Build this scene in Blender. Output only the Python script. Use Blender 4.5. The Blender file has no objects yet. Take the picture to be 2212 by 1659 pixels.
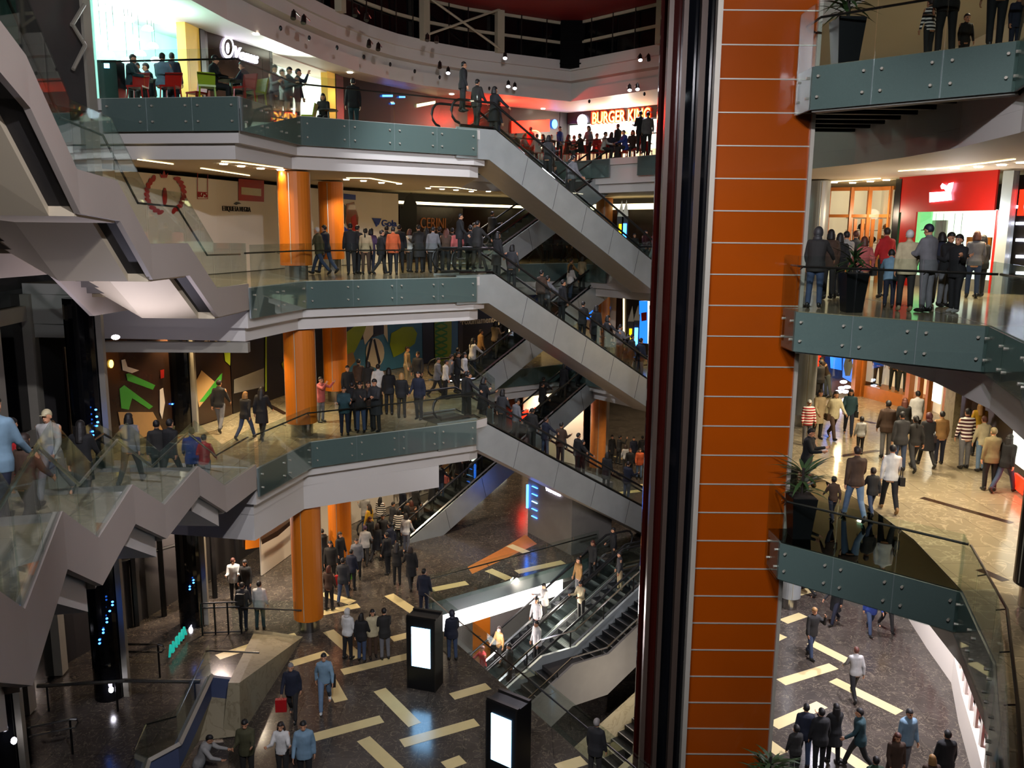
import bpy, bmesh, math, random
from mathutils import Vector, Matrix
random.seed(7)
C = bpy.data.collections.new('mall'); bpy.context.scene.collection.children.link(C)
R = math.radians
# ---------------------------------------------------------------- camera, world, exposure
L1, L2, L3, L4, L0 = 0.0, 6.9, 12.05, 17.0, -5.2
FPX, CX, CY, CAMZ = 1850.0, 1106.0, 829.5, 13.7
PITCH = math.atan((829.5 - 495) / FPX); ROLL = 0.0098
cf = Vector((0, math.cos(PITCH), -math.sin(PITCH))); u0 = Vector((0, math.sin(PITCH), math.cos(PITCH))); r0 = Vector((1, 0, 0))
cr = math.cos(ROLL) * r0 + math.sin(ROLL) * u0; cu = -math.sin(ROLL) * r0 + math.cos(ROLL) * u0
CAM = Vector((0, 0, CAMZ))
cam_d = bpy.data.cameras.new('camera'); cam = bpy.data.objects.new('camera', cam_d); C.objects.link(cam)
cam_d.sensor_width = 36; cam_d.lens = FPX / 2212 * 36; cam_d.clip_end = 300; cam_d.clip_start = .05
m = Matrix.Identity(4)
for i, v in enumerate((cr, cu, -cf)):
    for j in range(3): m[j][i] = v[j]
m.translation = CAM; cam.matrix_world = m
sc = bpy.context.scene; sc.camera = cam
sc.view_settings.view_transform = 'Standard'; sc.view_settings.look = 'None'
sc.view_settings.gamma = 1; sc.view_settings.use_curve_mapping = False; sc.view_settings.exposure = 0.6
W = bpy.data.worlds.new('night'); sc.world = W; W.use_nodes = True
W.node_tree.nodes['Background'].inputs[0].default_value = (.30, .32, .40, 1)
W.node_tree.nodes['Background'].inputs[1].default_value = .01
cy = sc.cycles
cy.max_bounces = 5; cy.diffuse_bounces = 2; cy.glossy_bounces = 2; cy.transmission_bounces = 2; cy.transparent_max_bounces = 14
cy.use_adaptive_sampling = True; cy.adaptive_threshold = .03; cy.caustics_reflective = False; cy.caustics_refractive = False; cy.sample_clamp_indirect = 3
try: cy.use_denoising = True
except Exception: pass

def ray(px, py): return cf * FPX + (px - CX) * cr - (py - CY) * cu
def G(px, py, z):
    d = ray(px, py); return CAM + d * ((z - CAMZ) / d.z)
def DY(px, py, Y):
    d = ray(px, py); return CAM + d * (Y / d.y)
def hexl(h):
    h = h.lstrip('#'); o = []
    for i in (0, 2, 4):
        c = int(h[i:i + 2], 16) / 255; o.append(c / 12.92 if c < .04045 else ((c + .055) / 1.055) ** 2.4)
    return (o[0], o[1], o[2], 1)
MATS = {}
def mat(name, col='808080', rough=.6, metal=0, emit=0, ecol=None, spec=.5, noise=None, coat=0):
    if name in MATS: return MATS[name]
    mt = bpy.data.materials.new(name); mt.use_nodes = True; nt = mt.node_tree; b = nt.nodes['Principled BSDF']
    c = hexl(col); b.inputs['Base Color'].default_value = c; b.inputs['Roughness'].default_value = rough
    b.inputs['Metallic'].default_value = metal; b.inputs['Specular IOR Level'].default_value = spec
    b.inputs['Coat Weight'].default_value = coat
    if emit:
        b.inputs['Emission Color'].default_value = hexl(ecol or col); b.inputs['Emission Strength'].default_value = emit
    tc = nt.nodes.new('ShaderNodeTexCoord'); nz = nt.nodes.new('ShaderNodeTexNoise')
    nt.links.new(tc.outputs['Object'], nz.inputs['Vector'])
    sca, amt = noise or (3, .10)
    nz.inputs['Scale'].default_value = sca; nz.inputs['Detail'].default_value = 4
    mx = nt.nodes.new('ShaderNodeMix'); mx.data_type = 'RGBA'
    mx.inputs[6].default_value = [x * (1 - amt) for x in c[:3]] + [1]; mx.inputs[7].default_value = [min(1, x * (1 + amt)) for x in c[:3]] + [1]
    nt.links.new(nz.outputs['Fac'], mx.inputs[0]); nt.links.new(mx.outputs[2], b.inputs['Base Color'])
    MATS[name] = mt; return mt
def glassmat(name, tint='f3f8f6', refl=.015, rough=0.02):
    mt = bpy.data.materials.new(name); mt.use_nodes = True; nt = mt.node_tree; nt.nodes.clear()
    o = nt.nodes.new('ShaderNodeOutputMaterial'); tr = nt.nodes.new('ShaderNodeBsdfTransparent'); gl = nt.nodes.new('ShaderNodeBsdfGlossy')
    tr.inputs[0].default_value = hexl(tint); gl.inputs['Roughness'].default_value = rough; gl.inputs[0].default_value = (.95, 1, .98, 1)
    fr = nt.nodes.new('ShaderNodeLayerWeight'); fr.inputs[0].default_value = .25
    mm = nt.nodes.new('ShaderNodeMath'); mm.operation = 'MULTIPLY_ADD'; mm.inputs[1].default_value = .32; mm.inputs[2].default_value = refl
    mx = nt.nodes.new('ShaderNodeMixShader'); nt.links.new(fr.outputs['Fresnel'], mm.inputs[0]); nt.links.new(mm.outputs[0], mx.inputs[0])
    nt.links.new(tr.outputs[0], mx.inputs[1]); nt.links.new(gl.outputs[0], mx.inputs[2]); nt.links.new(mx.outputs[0], o.inputs[0])
    MATS[name] = mt; return mt
def veined(name, base, vein, rough, scale, tile=0, width=.03, mottled=None):
    mt = mat(name, base, rough); nt = mt.node_tree; b = nt.nodes['Principled BSDF']
    tc = nt.nodes.new('ShaderNodeTexCoord'); n = nt.nodes.new('ShaderNodeTexNoise'); n.inputs['Scale'].default_value = scale; n.inputs['Detail'].default_value = 6; n.inputs['Distortion'].default_value = 1.4
    nt.links.new(tc.outputs['Object'], n.inputs['Vector'])
    r = nt.nodes.new('ShaderNodeValToRGB'); e = r.color_ramp.elements
    e[0].position = .5 - width; e[0].color = (0, 0, 0, 1); e[1].position = .5 + width; e[1].color = (0, 0, 0, 1)
    k = e.new(.5); k.color = (1, 1, 1, 1)
    nt.links.new(n.outputs['Fac'], r.inputs[0])
    n2 = nt.nodes.new('ShaderNodeTexNoise'); n2.inputs['Scale'].default_value = scale * .35; n2.inputs['Detail'].default_value = 3
    nt.links.new(tc.outputs['Object'], n2.inputs['Vector'])
    m1 = nt.nodes.new('ShaderNodeMix'); m1.data_type = 'RGBA'; m1.inputs[6].default_value = hexl(base); m1.inputs[7].default_value = hexl(mottled or base)
    nt.links.new(n2.outputs['Fac'], m1.inputs[0])
    m2 = nt.nodes.new('ShaderNodeMix'); m2.data_type = 'RGBA'; nt.links.new(r.outputs[0], m2.inputs[0]); nt.links.new(m1.outputs[2], m2.inputs[6]); m2.inputs[7].default_value = hexl(vein)
    last = m2.outputs[2]
    if tile:
        bk = nt.nodes.new('ShaderNodeTexBrick'); nt.links.new(tc.outputs['Object'], bk.inputs['Vector']); bk.offset = 0
        bk.inputs['Scale'].default_value = 1; bk.inputs['Brick Width'].default_value = tile; bk.inputs['Row Height'].default_value = tile; bk.inputs['Mortar Size'].default_value = .006
        bk.inputs['Color1'].default_value = (1, 1, 1, 1); bk.inputs['Color2'].default_value = (.86, .86, .86, 1); bk.inputs['Mortar'].default_value = (.45, .45, .45, 1)
        m3 = nt.nodes.new('ShaderNodeMix'); m3.data_type = 'RGBA'; m3.blend_type = 'MULTIPLY'; m3.inputs[0].default_value = 1
        nt.links.new(last, m3.inputs[6]); nt.links.new(bk.outputs[0], m3.inputs[7]); last = m3.outputs[2]
    nt.links.new(last, b.inputs['Base Color']); return mt
def objcol(name, rough, mult=1, stripes=None):
    mt = bpy.data.materials.new(name); mt.use_nodes = True; nt = mt.node_tree; b = nt.nodes['Principled BSDF']; b.inputs['Roughness'].default_value = rough
    oi = nt.nodes.new('ShaderNodeObjectInfo'); tc = nt.nodes.new('ShaderNodeTexCoord'); nz = nt.nodes.new('ShaderNodeTexNoise'); nz.inputs['Scale'].default_value = 9
    nt.links.new(tc.outputs['Object'], nz.inputs['Vector'])
    rp = nt.nodes.new('ShaderNodeMapRange'); rp.inputs[3].default_value = .5; rp.inputs[4].default_value = .85; nt.links.new(nz.outputs['Fac'], rp.inputs[0])
    vm = nt.nodes.new('ShaderNodeVectorMath'); vm.operation = 'SCALE'; nt.links.new(oi.outputs['Color'], vm.inputs[0]); nt.links.new(rp.outputs[0], vm.inputs['Scale'])
    last = vm.outputs[0]
    if stripes:
        w = nt.nodes.new('ShaderNodeTexWave'); w.bands_direction = 'Z'; w.inputs['Scale'].default_value = stripes[0]; nt.links.new(tc.outputs['Object'], w.inputs['Vector'])
        r = nt.nodes.new('ShaderNodeValToRGB'); r.color_ramp.interpolation = 'CONSTANT'; r.color_ramp.elements[1].position = .55
        nt.links.new(w.outputs['Fac'], r.inputs[0]); mx = nt.nodes.new('ShaderNodeMix'); mx.data_type = 'RGBA'; nt.links.new(r.outputs[0], mx.inputs[0])
        nt.links.new(last, mx.inputs[6]); mx.inputs[7].default_value = hexl(stripes[1]); last = mx.outputs[2]
    nt.links.new(last, b.inputs['Base Color']); MATS[name] = mt; return mt

mat('white', 'c6c1ba', .55, noise=(.6, .05)); mat('ceil', 'c4b69c', .7, noise=(.5, .04)); mat('teal', '65706e', .3, noise=(40, .12), spec=.5)
mat('steel', 'a8a8a4', .22, 1); mat('chrome', 'c9c9c6', .12, 1); mat('dsteel', '4a4744', .35, .9); mat('black', '0b0b0c', .35); mat('gloss_black', '08090c', .06)
mat('rubber', '101010', .5); mat('grey', '6c6862', .7); mat('dgrey', '2f2c2b', .7); mat('stringer', 'a89d93', .6, noise=(.8, .05))
mat('trim', 'b4aea0', .35, .35); mat('railm', '4e423a', .3, .4); mat('orange', '8c3c04', .2, spec=.5, coat=.35, noise=(.6, .14)); mat('colorange', 'c26a08', .5, coat=.0, noise=(.5, .08)); mat('joint', 'b9b6a0', .3, .4)
mat('brushed', 'a4aaa8', .42, .45, noise=(2, .15)); mat('truss_under', 'a39885', .4, .3)
mat('cream', 'cdbb86', .3); mat('stepm', '3a3c3e', .4, .7); mat('darkred', '2a0906', .12, coat=.6)
mat('brown', '33231a', .2, noise=(1.2, .35)); mat('board', 'e6dccb', .4, noise=(.4, .03)); mat('wood', 'b06a2c', .4, noise=(5, .2)); mat('red', 'b01810', .4); mat('blue', '1a3c9c', .4)
mat('night', '07080a', .1); mat('frame', '8a8578', .5); mat('redroof', '7a1a1c', .6); mat('beam', 'a9a088', .5)
mat('leaf', '2c4420', .5, noise=(20, .3)); mat('pot', '0d0e10', .3); mat('soil', '1d140d', .9)
mat('lamp', 'ffffff', .5, emit=14, ecol='fff0d8'); mat('lampw', 'ffffff', .5, emit=16, ecol='f4f0ff'); mat('mattblack', '0a0a0a', .95, spec=.1); mat('cove', 'fff2cc', .5, emit=3, ecol='ffe6ae')
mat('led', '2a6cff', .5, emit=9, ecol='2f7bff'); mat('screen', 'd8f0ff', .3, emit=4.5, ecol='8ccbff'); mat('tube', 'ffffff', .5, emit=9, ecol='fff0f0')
mat('shopcyan', '9fd8cc', .5, emit=.50, ecol='9df5dc'); mat('shopwhite', 'ffffff', .5, emit=.85, ecol='f6fff0'); mat('shopwarm', 'ffe6c0', .5, emit=.28, ecol='ffe4c0')  # shop wall colours glow in place of the shops' own lamps
mat('shopblue', '2a6ad8', .5, emit=1.2, ecol='1e73ff'); mat('neonred', 'ff2a10', .5, emit=3, ecol='ff1c08'); mat('neonwhite', 'ffffff', .5, emit=5, ecol='e6e0ff')
mat('neonyel', 'ffe070', .5, emit=5, ecol='ffcf50'); mat('tealsign', '1d8f84', .5, emit=.5, ecol='1fb0a0'); mat('yellamp', 'ffe020', .5, emit=2.2, ecol='ffd500')
glassmat('glass'); glassmat('glass_dark', 'b0c0ba', .02); glassmat('shopglass', 'f6faf8', .0); glassmat('glass_floor', '66807a', .12); glassmat('smoke', '4d3a26', .08)
veined('marble_dark', '2b2723', '716757', .17, 3.2, 1.2, .020, '554d45'); veined('marble_beige', '988b70', 'aa9c7e', .14, 1.6, 1.0, .03, '80735a'); veined('stone', '8a8066', '7d7258', .5, 1.6, 0, .04, '978c70')
objcol('cloth', .85); objcol('hairm', .6); objcol('stripy', .85, stripes=(3.1, 'e6ded2')); objcol('plain', .45)
_s = mat('skin', 'b98462', .55)

class MB:
    def __init__(s): s.v = []; s.f = []; s.m = []
    def add(s, vs, fs, mi=0):
        k = len(s.v); s.v += [tuple(v) for v in vs]
        for f in fs: s.f.append([i + k for i in f]); s.m.append(mi)
    def box(s, c, size, rz=0, mi=0, M=None):
        x, y, z = [a / 2 for a in size]; ca, sa = math.cos(rz), math.sin(rz); vs = []
        for dx, dy, dz in ((-x, -y, -z), (x, -y, -z), (x, y, -z), (-x, y, -z), (-x, -y, z), (x, -y, z), (x, y, z), (-x, y, z)):
            v = Vector((c[0] + dx * ca - dy * sa, c[1] + dx * sa + dy * ca, c[2] + dz)); vs.append(M @ v if M else v)
        s.add(vs, [(0, 3, 2, 1), (4, 5, 6, 7), (0, 1, 5, 4), (1, 2, 6, 5), (2, 3, 7, 6), (3, 0, 4, 7)], mi)
    def prism(s, poly, z0, z1, mi=0, top=None, bot=None):
        n = len(poly); vs = [(p[0], p[1], z0) for p in poly] + [(p[0], p[1], z1) for p in poly]
        s.add(vs, [(i, (i + 1) % n, n + (i + 1) % n, n + i) for i in range(n)], mi)
        s.add(vs, [tuple(range(n - 1, -1, -1))], mi if bot is None else bot); s.add(vs, [tuple(range(n, 2 * n))], mi if top is None else top)
    def wall(s, pl, z0, z1, th, mi=0):  # strip along a polyline; th thickness to the left of travel
        q = offset(pl, th); n = len(pl)
        for i in range(n - 1):
            a, b, c, d = pl[i], pl[i + 1], q[i + 1], q[i]
            vs = [(p[0], p[1], z) for z in (z0, z1) for p in (a, b, c, d)]
            s.add(vs, [(0, 3, 2, 1), (4, 5, 6, 7), (0, 1, 5, 4), (2, 3, 7, 6), (1, 2, 6, 5), (3, 0, 4, 7)], mi)
    def ext(s, pts, off, mi=0):  # planar 3d polygon extruded by vector
        n = len(pts); a = [Vector(p) for p in pts]; b = [p + Vector(off) for p in a]
        s.add(a + b, [tuple(range(n - 1, -1, -1)), tuple(range(n, 2 * n))] + [(i, (i + 1) % n, n + (i + 1) % n, n + i) for i in range(n)], mi)
    def tube(s, pts, r, n=6, mi=0, r2=None):
        pts = [Vector(p) for p in pts]; rings = []; L = len(pts)
        for i, p in enumerate(pts):
            t = (pts[min(i + 1, L - 1)] - pts[max(i - 1, 0)]).normalized()
            a = t.cross(Vector((0, 0, 1))); a = a.normalized() if a.length > .05 else Vector((1, 0, 0)); b = t.cross(a).normalized()
            rr = r if r2 is None else r + (r2 - r) * i / (L - 1)
            rings.append([p + a * rr * math.cos(2 * math.pi * j / n) + b * rr * math.sin(2 * math.pi * j / n) for j in range(n)])
        vs = [v for rg in rings for v in rg]; fs = [(i * n + j, i * n + (j + 1) % n, (i + 1) * n + (j + 1) % n, (i + 1) * n + j) for i in range(L - 1) for j in range(n)]
        fs += [tuple(range(n - 1, -1, -1)), tuple((L - 1) * n + j for j in range(n))]; s.add(vs, fs, mi)
    def ell(s, c, r, n=10, k=6, M=None, mi=0):
        c = Vector(c); vs = []; 
        for i in range(k + 1):
            th = math.pi * i / k
            for j in range(n):
                ph = 2 * math.pi * j / n; v = Vector((r[0] * math.sin(th) * math.cos(ph), r[1] * math.sin(th) * math.sin(ph), r[2] * math.cos(th)))
                vs.append(c + (M @ v if M else v))
        s.add(vs, [(i * n + j, (i + 1) * n + j, (i + 1) * n + (j + 1) % n, i * n + (j + 1) % n) for i in range(k) for j in range(n)], mi)
    def mesh(s, name, mats):
        me = bpy.data.meshes.new(name); me.from_pydata(s.v, [], s.f)
        for x in (mats if isinstance(mats, (list, tuple)) else [mats]): me.materials.append(MATS[x] if isinstance(x, str) else x)
        me.polygons.foreach_set('material_index', s.m)
        bm = bmesh.new(); bm.from_mesh(me); bmesh.ops.remove_doubles(bm, verts=bm.verts, dist=1e-5); bmesh.ops.recalc_face_normals(bm, faces=bm.faces); bm.to_mesh(me); bm.free()
        return me
    def obj(s, name, mats, parent=None, smooth=False, **k):
        me = s.mesh(name, mats); o = bpy.data.objects.new(name, me); C.objects.link(o); o.parent = parent
        if smooth: me.shade_smooth()
        return tag(o, **k)
def tag(o, label=None, cat=None, group=None, kind=None):
    if label: o['label'] = label
    if cat: o['category'] = cat
    if group: o['group'] = group
    if kind: o['kind'] = kind
    return o
def empty(name, loc, rz=0, **k):
    o = bpy.data.objects.new(name, None); C.objects.link(o); o.location = loc; o.rotation_euler = (0, 0, rz); o.empty_display_size = .2; return tag(o, **k)
def keep(o):  # child meshes built in world space under an empty
    o.matrix_parent_inverse = Matrix.LocRotScale(o.parent.location, o.parent.rotation_euler, o.parent.scale).inverted(); return o
def offset(pl, d):
    out = []; n = len(pl)
    for i in range(n):
        a = Vector(pl[max(i - 1, 0)][:2]); b = Vector(pl[i][:2]); c = Vector(pl[min(i + 1, n - 1)][:2])
        d1 = (b - a).normalized() if i > 0 else (c - b).normalized(); d2 = (c - b).normalized() if i < n - 1 else d1
        n1 = Vector((-d1.y, d1.x)); n2 = Vector((-d2.y, d2.x)); nn = (n1 + n2).normalized(); k = d / max(.35, nn.dot(n1)); q = b + nn * k; out.append((q.x, q.y))
    return out
def text(s, loc, right, up, size, mt, parent=None, name='lettering', ext=.03, align='CENTER', shear=0, width=None, fat=.012):
    cu_ = bpy.data.curves.new(name, 'FONT'); cu_.body = s; cu_.size = size; cu_.extrude = ext; cu_.align_x = align; cu_.align_y = 'CENTER'; cu_.shear = shear; cu_.resolution_u = 3
    cu_.offset = size * fat
    o = bpy.data.objects.new(name, cu_); cu_.materials.append(MATS[mt]); C.objects.link(o)
    r_ = Vector(right).normalized(); u_ = (Vector(up) - r_ * Vector(up).dot(r_)).normalized(); n_ = r_.cross(u_); m_ = Matrix.Identity(4)
    for i, v in enumerate((r_, u_, n_)):
        for j in range(3): m_[j][i] = v[j]
    m_.translation = Vector(loc)
    bpy.context.view_layer.update()
    me = bpy.data.meshes.new_from_object(o.evaluated_get(bpy.context.evaluated_depsgraph_get())); bpy.data.objects.remove(o)
    xs = [v.co.x for v in me.vertices]; w = max(xs) - min(xs) if xs else 1
    if width: me.transform(Matrix.Diagonal((width / w, 1, 1, 1)))
    o = bpy.data.objects.new(name, me); C.objects.link(o)
    if parent: o.parent = parent; o.matrix_parent_inverse = Matrix.LocRotScale(parent.location, parent.rotation_euler, parent.scale).inverted()
    o.matrix_basis = m_
    return o
def spot(loc, power, col='ffe2b4', ang=130, rad=.05, tgt=None, name='downlight', blend=.6):
    l = bpy.data.lights.new(name, 'SPOT'); l.energy = power; l.color = hexl(col)[:3]; l.spot_size = R(ang); l.spot_blend = blend; l.shadow_soft_size = rad
    o = bpy.data.objects.new(name, l); C.objects.link(o); o.location = loc
    if tgt is not None: o.rotation_euler = (Vector(tgt) - Vector(loc)).to_track_quat('-Z', 'Y').to_euler()
    return o
def point(loc, power, col='ffe2b4', rad=.08, name='lamp_light'):
    l = bpy.data.lights.new(name, 'POINT'); l.energy = power; l.color = hexl(col)[:3]; l.shadow_soft_size = rad
    o = bpy.data.objects.new(name, l); C.objects.link(o); o.location = loc; return o
AX = Vector((.8, .6)); BX = Vector((-.6, .8))
# ---------------------------------------------------------------- decks round the atrium
REAR = [(-2.6, 39.6), (2.7, 43.6), (8.2, 36.5)]
LEFT = [(-7.3, 23.7), (-6.5, 26.8), (-1.3, 30.1), (-.9, 30.6), (-2.0, 38.2), (-2.6, 39.6)]
RIGHT = [(7.3, 27), (8.1, 25.2), (8.75, 23), (9.05, 20.8), (9.1, 18.4), (8.75, 15.6), (7.85, 12.8), (6.4, 10.0), (4.2, 6.0)]
WALL = [(-13.2, 21.5), (-11.9, 25.5), (-10.4, 30.4), (-9.3, 34.8), (-6.2, 40.9), (-2.7, 45.6), (3.0, 50.4), (8.6, 44.2), (12.3, 35), (15.0, 36.2), (15.6, 33), (15.4, 30), (14.4, 26), (13.2, 22), (12.2, 18.5)]
FRONT = {L2: [(-10.6, 24.3)], L3: [(-10.6, 24.0)], L4: [(-10.9, 23.6)]}
def edge(z):
    e = list(LEFT)
    if z == L4: e[0] = (-7.1, 23.0)
    return FRONT[z] + e + REAR[1:] + [(7.0, 30)] + RIGHT
def deck(z, nm):
    e = edge(z); back = [(12.5, 4), (15.5, 16), (18, 26), (18, 40), (10, 50), (3, 56), (-6, 50), (-12, 41), (-14, 31), (-14, 24.5)]
    mb = MB(); top = 1
    mb.prism(e + back, z - .30, z, 2, top=1, bot=2)
    a = offset(e, .12); mb.prism(a + back, z - 1.15, z - .302, 2, bot=2); b = offset(e, .34); b = b[:-len(RIGHT)] + a[-len(RIGHT):]; mb.prism(b + back, z - 1.55, z - 1.152, 2, bot=3)
    if z == L2:
        for x0, y0, x1, y1 in ((1854, 907, 1892, 915), (1799, 988, 1900, 973), (1991, 1075, 2186, 1130), (2115, 1230, 2173, 1255), (395, 930, 470, 905), (575, 872, 618, 895)):
            p0 = G(x0, y0, z).to_2d(); p1 = G(x1, y1, z).to_2d(); d = (p1 - p0).normalized(); n_ = Vector((-d.y, d.x)) * .11
            mb.add([(*(q), z + .003) for q in (p0 - n_, p1 - n_, p1 + n_, p0 + n_)], [(0, 1, 2, 3)], 4)
    return mb.obj(nm, ['teal', 'marble_beige', 'white', 'ceil', 'brown'], kind='structure')
for z, nm in ((L2, 'floor_second'), (L3, 'floor_third'), (L4, 'floor_fourth')): deck(z, nm)
# ground floor: one mesh with the cream strips laid in, void for the basement escalators
voidp = [Vector(p) for p in ((-3.15, 29.7), (3.7, 34.75), (5.15, 31.75), (6.3, 29.6), (7.4, 28.5), (5.6, 17.5), (4.6, 16.3), (-3.1, 28.9))]
mb = MB()
far = 75
def quadz(pts, z, mi): mb.add([(p[0], p[1], z) for p in pts], [tuple(range(len(pts)))], mi)
big = [(-40, 5), (40, 5), (40, far), (-40, far)]
P = [(-40, 5), (40, 5), (40, far), (-40, far)]
from mathutils.geometry import tessellate_polygon
_o = [Vector((*p, 0)) for p in big]; _h = [Vector((*p, 0)) for p in voidp]
mb.add(_o + _h, [tuple(t) for t in tessellate_polygon([_o, _h])], 0)
strips = [(709, 1363, 775, 1421), (739, 1452, 884, 1417), (630, 1434, 706, 1411), (712, 1470, 737, 1515), (820, 1490, 896, 1566), (678, 1593, 825, 1553), (868, 1606, 1030, 1560), (785, 1596, 858, 1665), (976, 1505, 1055, 1482), (1205, 1660, 1262, 1642),
    (696, 1282, 762, 1302), (694, 1325, 775, 1308), (840, 1285, 896, 1322), (846, 1381, 890, 1370), (933, 1274, 1009, 1259), (1055, 1231, 1100, 1251), (1100, 1178, 1141, 1195), (913, 1105, 966, 1097), (1116, 1236, 1217, 1214), (966, 1080, 1010, 1072),
    (1692, 1343, 1735, 1328), (1687, 1474, 1801, 1439), (1751, 1388, 1832, 1429), (1799, 1469, 1943, 1540), (1670, 1568, 1776, 1522), (1800, 1614, 1890, 1675), (1650, 1600, 1690, 1629), (1716, 1284, 1753, 1274), (1640, 1395, 1690, 1372), (560, 1392, 640, 1372), (470, 1420, 545, 1395), (960, 1655, 1000, 1640), (1330, 985, 1372, 1000), (1340, 1065, 1402, 1058), (1380, 1050, 1420, 1042)]
for x0, y0, x1, y1 in strips:
    a = G(x0, y0, 0).to_2d(); b = G(x1, y1, 0).to_2d(); d = (b - a).normalized(); n = Vector((-d.y, d.x)) * .2
    quadz([a - n, b - n, b + n, a + n], .004, 1)
a = [G(x, y, 0) for x, y in ((1040, 1210), (1105, 1175), (1080, 1205), (1010, 1240))]
quadz([G(*q, 0) for q in ((1085, 1185), (1135, 1155), (1160, 1175), (1020, 1240), (1010, 1225))], .003, 2)
mb.obj('floor_ground', ['marble_dark', 'cream', 'wood'], kind='structure')
# slab edge and walls of the void, basement floor
mb = MB(); 
pl = [tuple(p) for p in voidp] + [tuple(voidp[0])]
mb.wall(pl, -.62, -.005, .06, 0)
mb.obj('trim_1', ['teal'], kind='structure')
mb = MB(); mb.prism([(-12, 5), (24, 5), (24, 52), (-12, 52)], L0 - .2, L0, 0); mb.obj('floor_basement', ['marble_dark'], kind='structure')
mb = MB()
mb.wall([(-10, 31.5), (-3.2, 35.0), (4, 40.4), (12, 41)], L0, -.9, .2, 0)
mb.obj('wall_basement', ['white'], kind='structure')
mb = MB(); mb.prism([(-12, 29.5), (-3.15, 29.9), (3.5, 34.9), (12, 36), (12, 41), (-12, 41)], -.9, -.66, 0)
mb.obj('ceiling_basement', ['grey'], kind='structure')
# rear and side walls behind the shops, full height
RW = [(-16, 20.5), (-13.9, 25.5), (-12.0, 31), (-10.8, 35.6), (-7.4, 42), (-3.6, 47.0), (3.2, 52.6), (9.8, 45.6), (13.6, 38), (17.3, 37.6), (17.3, 30), (16, 24.5), (14.6, 20), (13.4, 15), (12, 4)]
mb = MB(); mb.wall(RW, 5.3, 29, .25, 0); mb.wall(RW[:7], -.02, 5.3, .25, 0); mb.wall(RW[8:], -.02, 5.3, .25, 0)
mb.obj('wall_rear', ['dgrey'], kind='structure')
mb = MB(); mb.wall([(6.0, 51.5), (6.4, 74), (17, 74), (13.6, 38)], -.02, 5.3, .2, 0); mb.prism([(3, 44), (3, 75), (18, 75), (18, 38)], 5.32, 5.5, 0)
mb.obj('wall_corridor', ['board'], kind='structure')
mb = MB(); mb.wall([(9.4, 44.8), (13.0, 37), (15.2, 31), (14.8, 25), (13.4, 18), (12, 12)], 17.0, 20.0, .15, 0); mb.obj('wall_right', ['ceil'], kind='structure')
mb = MB(); mb.wall([(-16, 20.5), (-22, 8), (-14, -8), (14, -8), (16, 5), (13.4, 15)], -.02, 29, .25, 0); mb.obj('wall_camera_side', ['dgrey'], kind='structure')
# L4 ceiling ring (curved), clerestory and roof
RING = [(-9.0, 19), (-9.2, 25.8), (-8.5, 30.2), (-7.2, 34.9), (-5.4, 38.6), (-2.4, 41.6), (2.8, 44.6), (7.6, 39.2), (8.8, 34), (9.6, 26), (9.4, 18), (7, 10)]
RINGS = []
for i in range(len(RING) - 1):  # smooth it a little
    a = Vector(RING[i]); b = Vector(RING[i + 1]); RINGS.append(tuple(a))
    if i not in (5, 6): 
        p = Vector(RING[max(i - 1, 0)]); q = Vector(RING[min(i + 2, len(RING) - 1)]); RINGS.append(tuple((a + b) * .5 + ((a + b) * .5 - (p + q) * .5) * .12))
RINGS.append(RING[-1])
ob = [(18, 4), (19, 40), (10, 54), (3, 60), (-8, 52), (-15, 41), (-17, 30), (-17, 19)]
mb = MB(); mb.prism(RINGS + ob, 20.0, 20.55, 0, bot=0); r1 = offset(RINGS, .18); mb.prism(r1 + ob, 20.552, 20.9, 0); r2 = offset(RINGS, -.35); mb.prism(r2 + ob, 20.902, 21.35, 0)
r3 = offset(RINGS, -.5); mb.prism(r3 + ob, 21.352, 21.8, 0)
mb.obj('ceiling_fourth', ['white'], kind='structure')
CL = offset(RINGS, -.25); n = len(CL)
mb = MB(); mb.wall(CL, 21.8, 29, .1, 0); mb.obj('window_1', ['night'], kind='structure')
def along(pl, step):
    out = []; 
    for i in range(len(pl) - 1):
        a = Vector(pl[i][:2]); b = Vector(pl[i + 1][:2]); k = max(1, round((b - a).length / step))
        for j in range(k): out.append((a + (b - a) * j / k, (b - a).normalized()))
    out.append((Vector(pl[-1][:2]), (Vector(pl[-1][:2]) - Vector(pl[-2][:2])).normalized())); return out
ci = offset(RINGS, -.42); mb = MB()
for p, d in along(ci, 1.25): mb.box((p.x, p.y, 22.75), (.05, .05, 1.9), math.atan2(d.y, d.x), 0)
for zz in (22.55, 23.45): mb.wall(ci, zz, zz + .13, .1, 1)
mb.obj('window_2', ['dsteel', 'beam'], kind='structure')
mb = MB(); PX_ = []
for px in (560, 745, 918, 1072, 1405, 1560):
    k = (px - 1106) / 1850; best = min(((abs(p.x / p.y - k * .985), p, d) for p, d in along(offset(RINGS, -.62), .15)), key=lambda t: t[0]); PX_.append(best[1]); mb.box((best[1].x, best[1].y, 22.7), (.36, .3, 1.9), math.atan2(best[2].y, best[2].x), 0)
for i, j in ((2, 3), (4, 5)):
    a, b = PX_[i], PX_[j]; mb.tube([(a.x, a.y - .2, 21.9), (b.x, b.y - .2, 23.6)], .055); mb.tube([(a.x, a.y - .2, 23.6), (b.x, b.y - .2, 21.9)], .055)
mb.obj('trim_2', ['beam'], kind='structure')
mb = MB(); q = offset([(-10.6, 24.3), (-7.3, 23.7), (-6.5, 26.8), (-2.4, 29.3)], .36); mb.wall(q, 4.55, 5.36, .7, 0); mb.obj('trim_3', ['white'], kind='structure')
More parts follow.
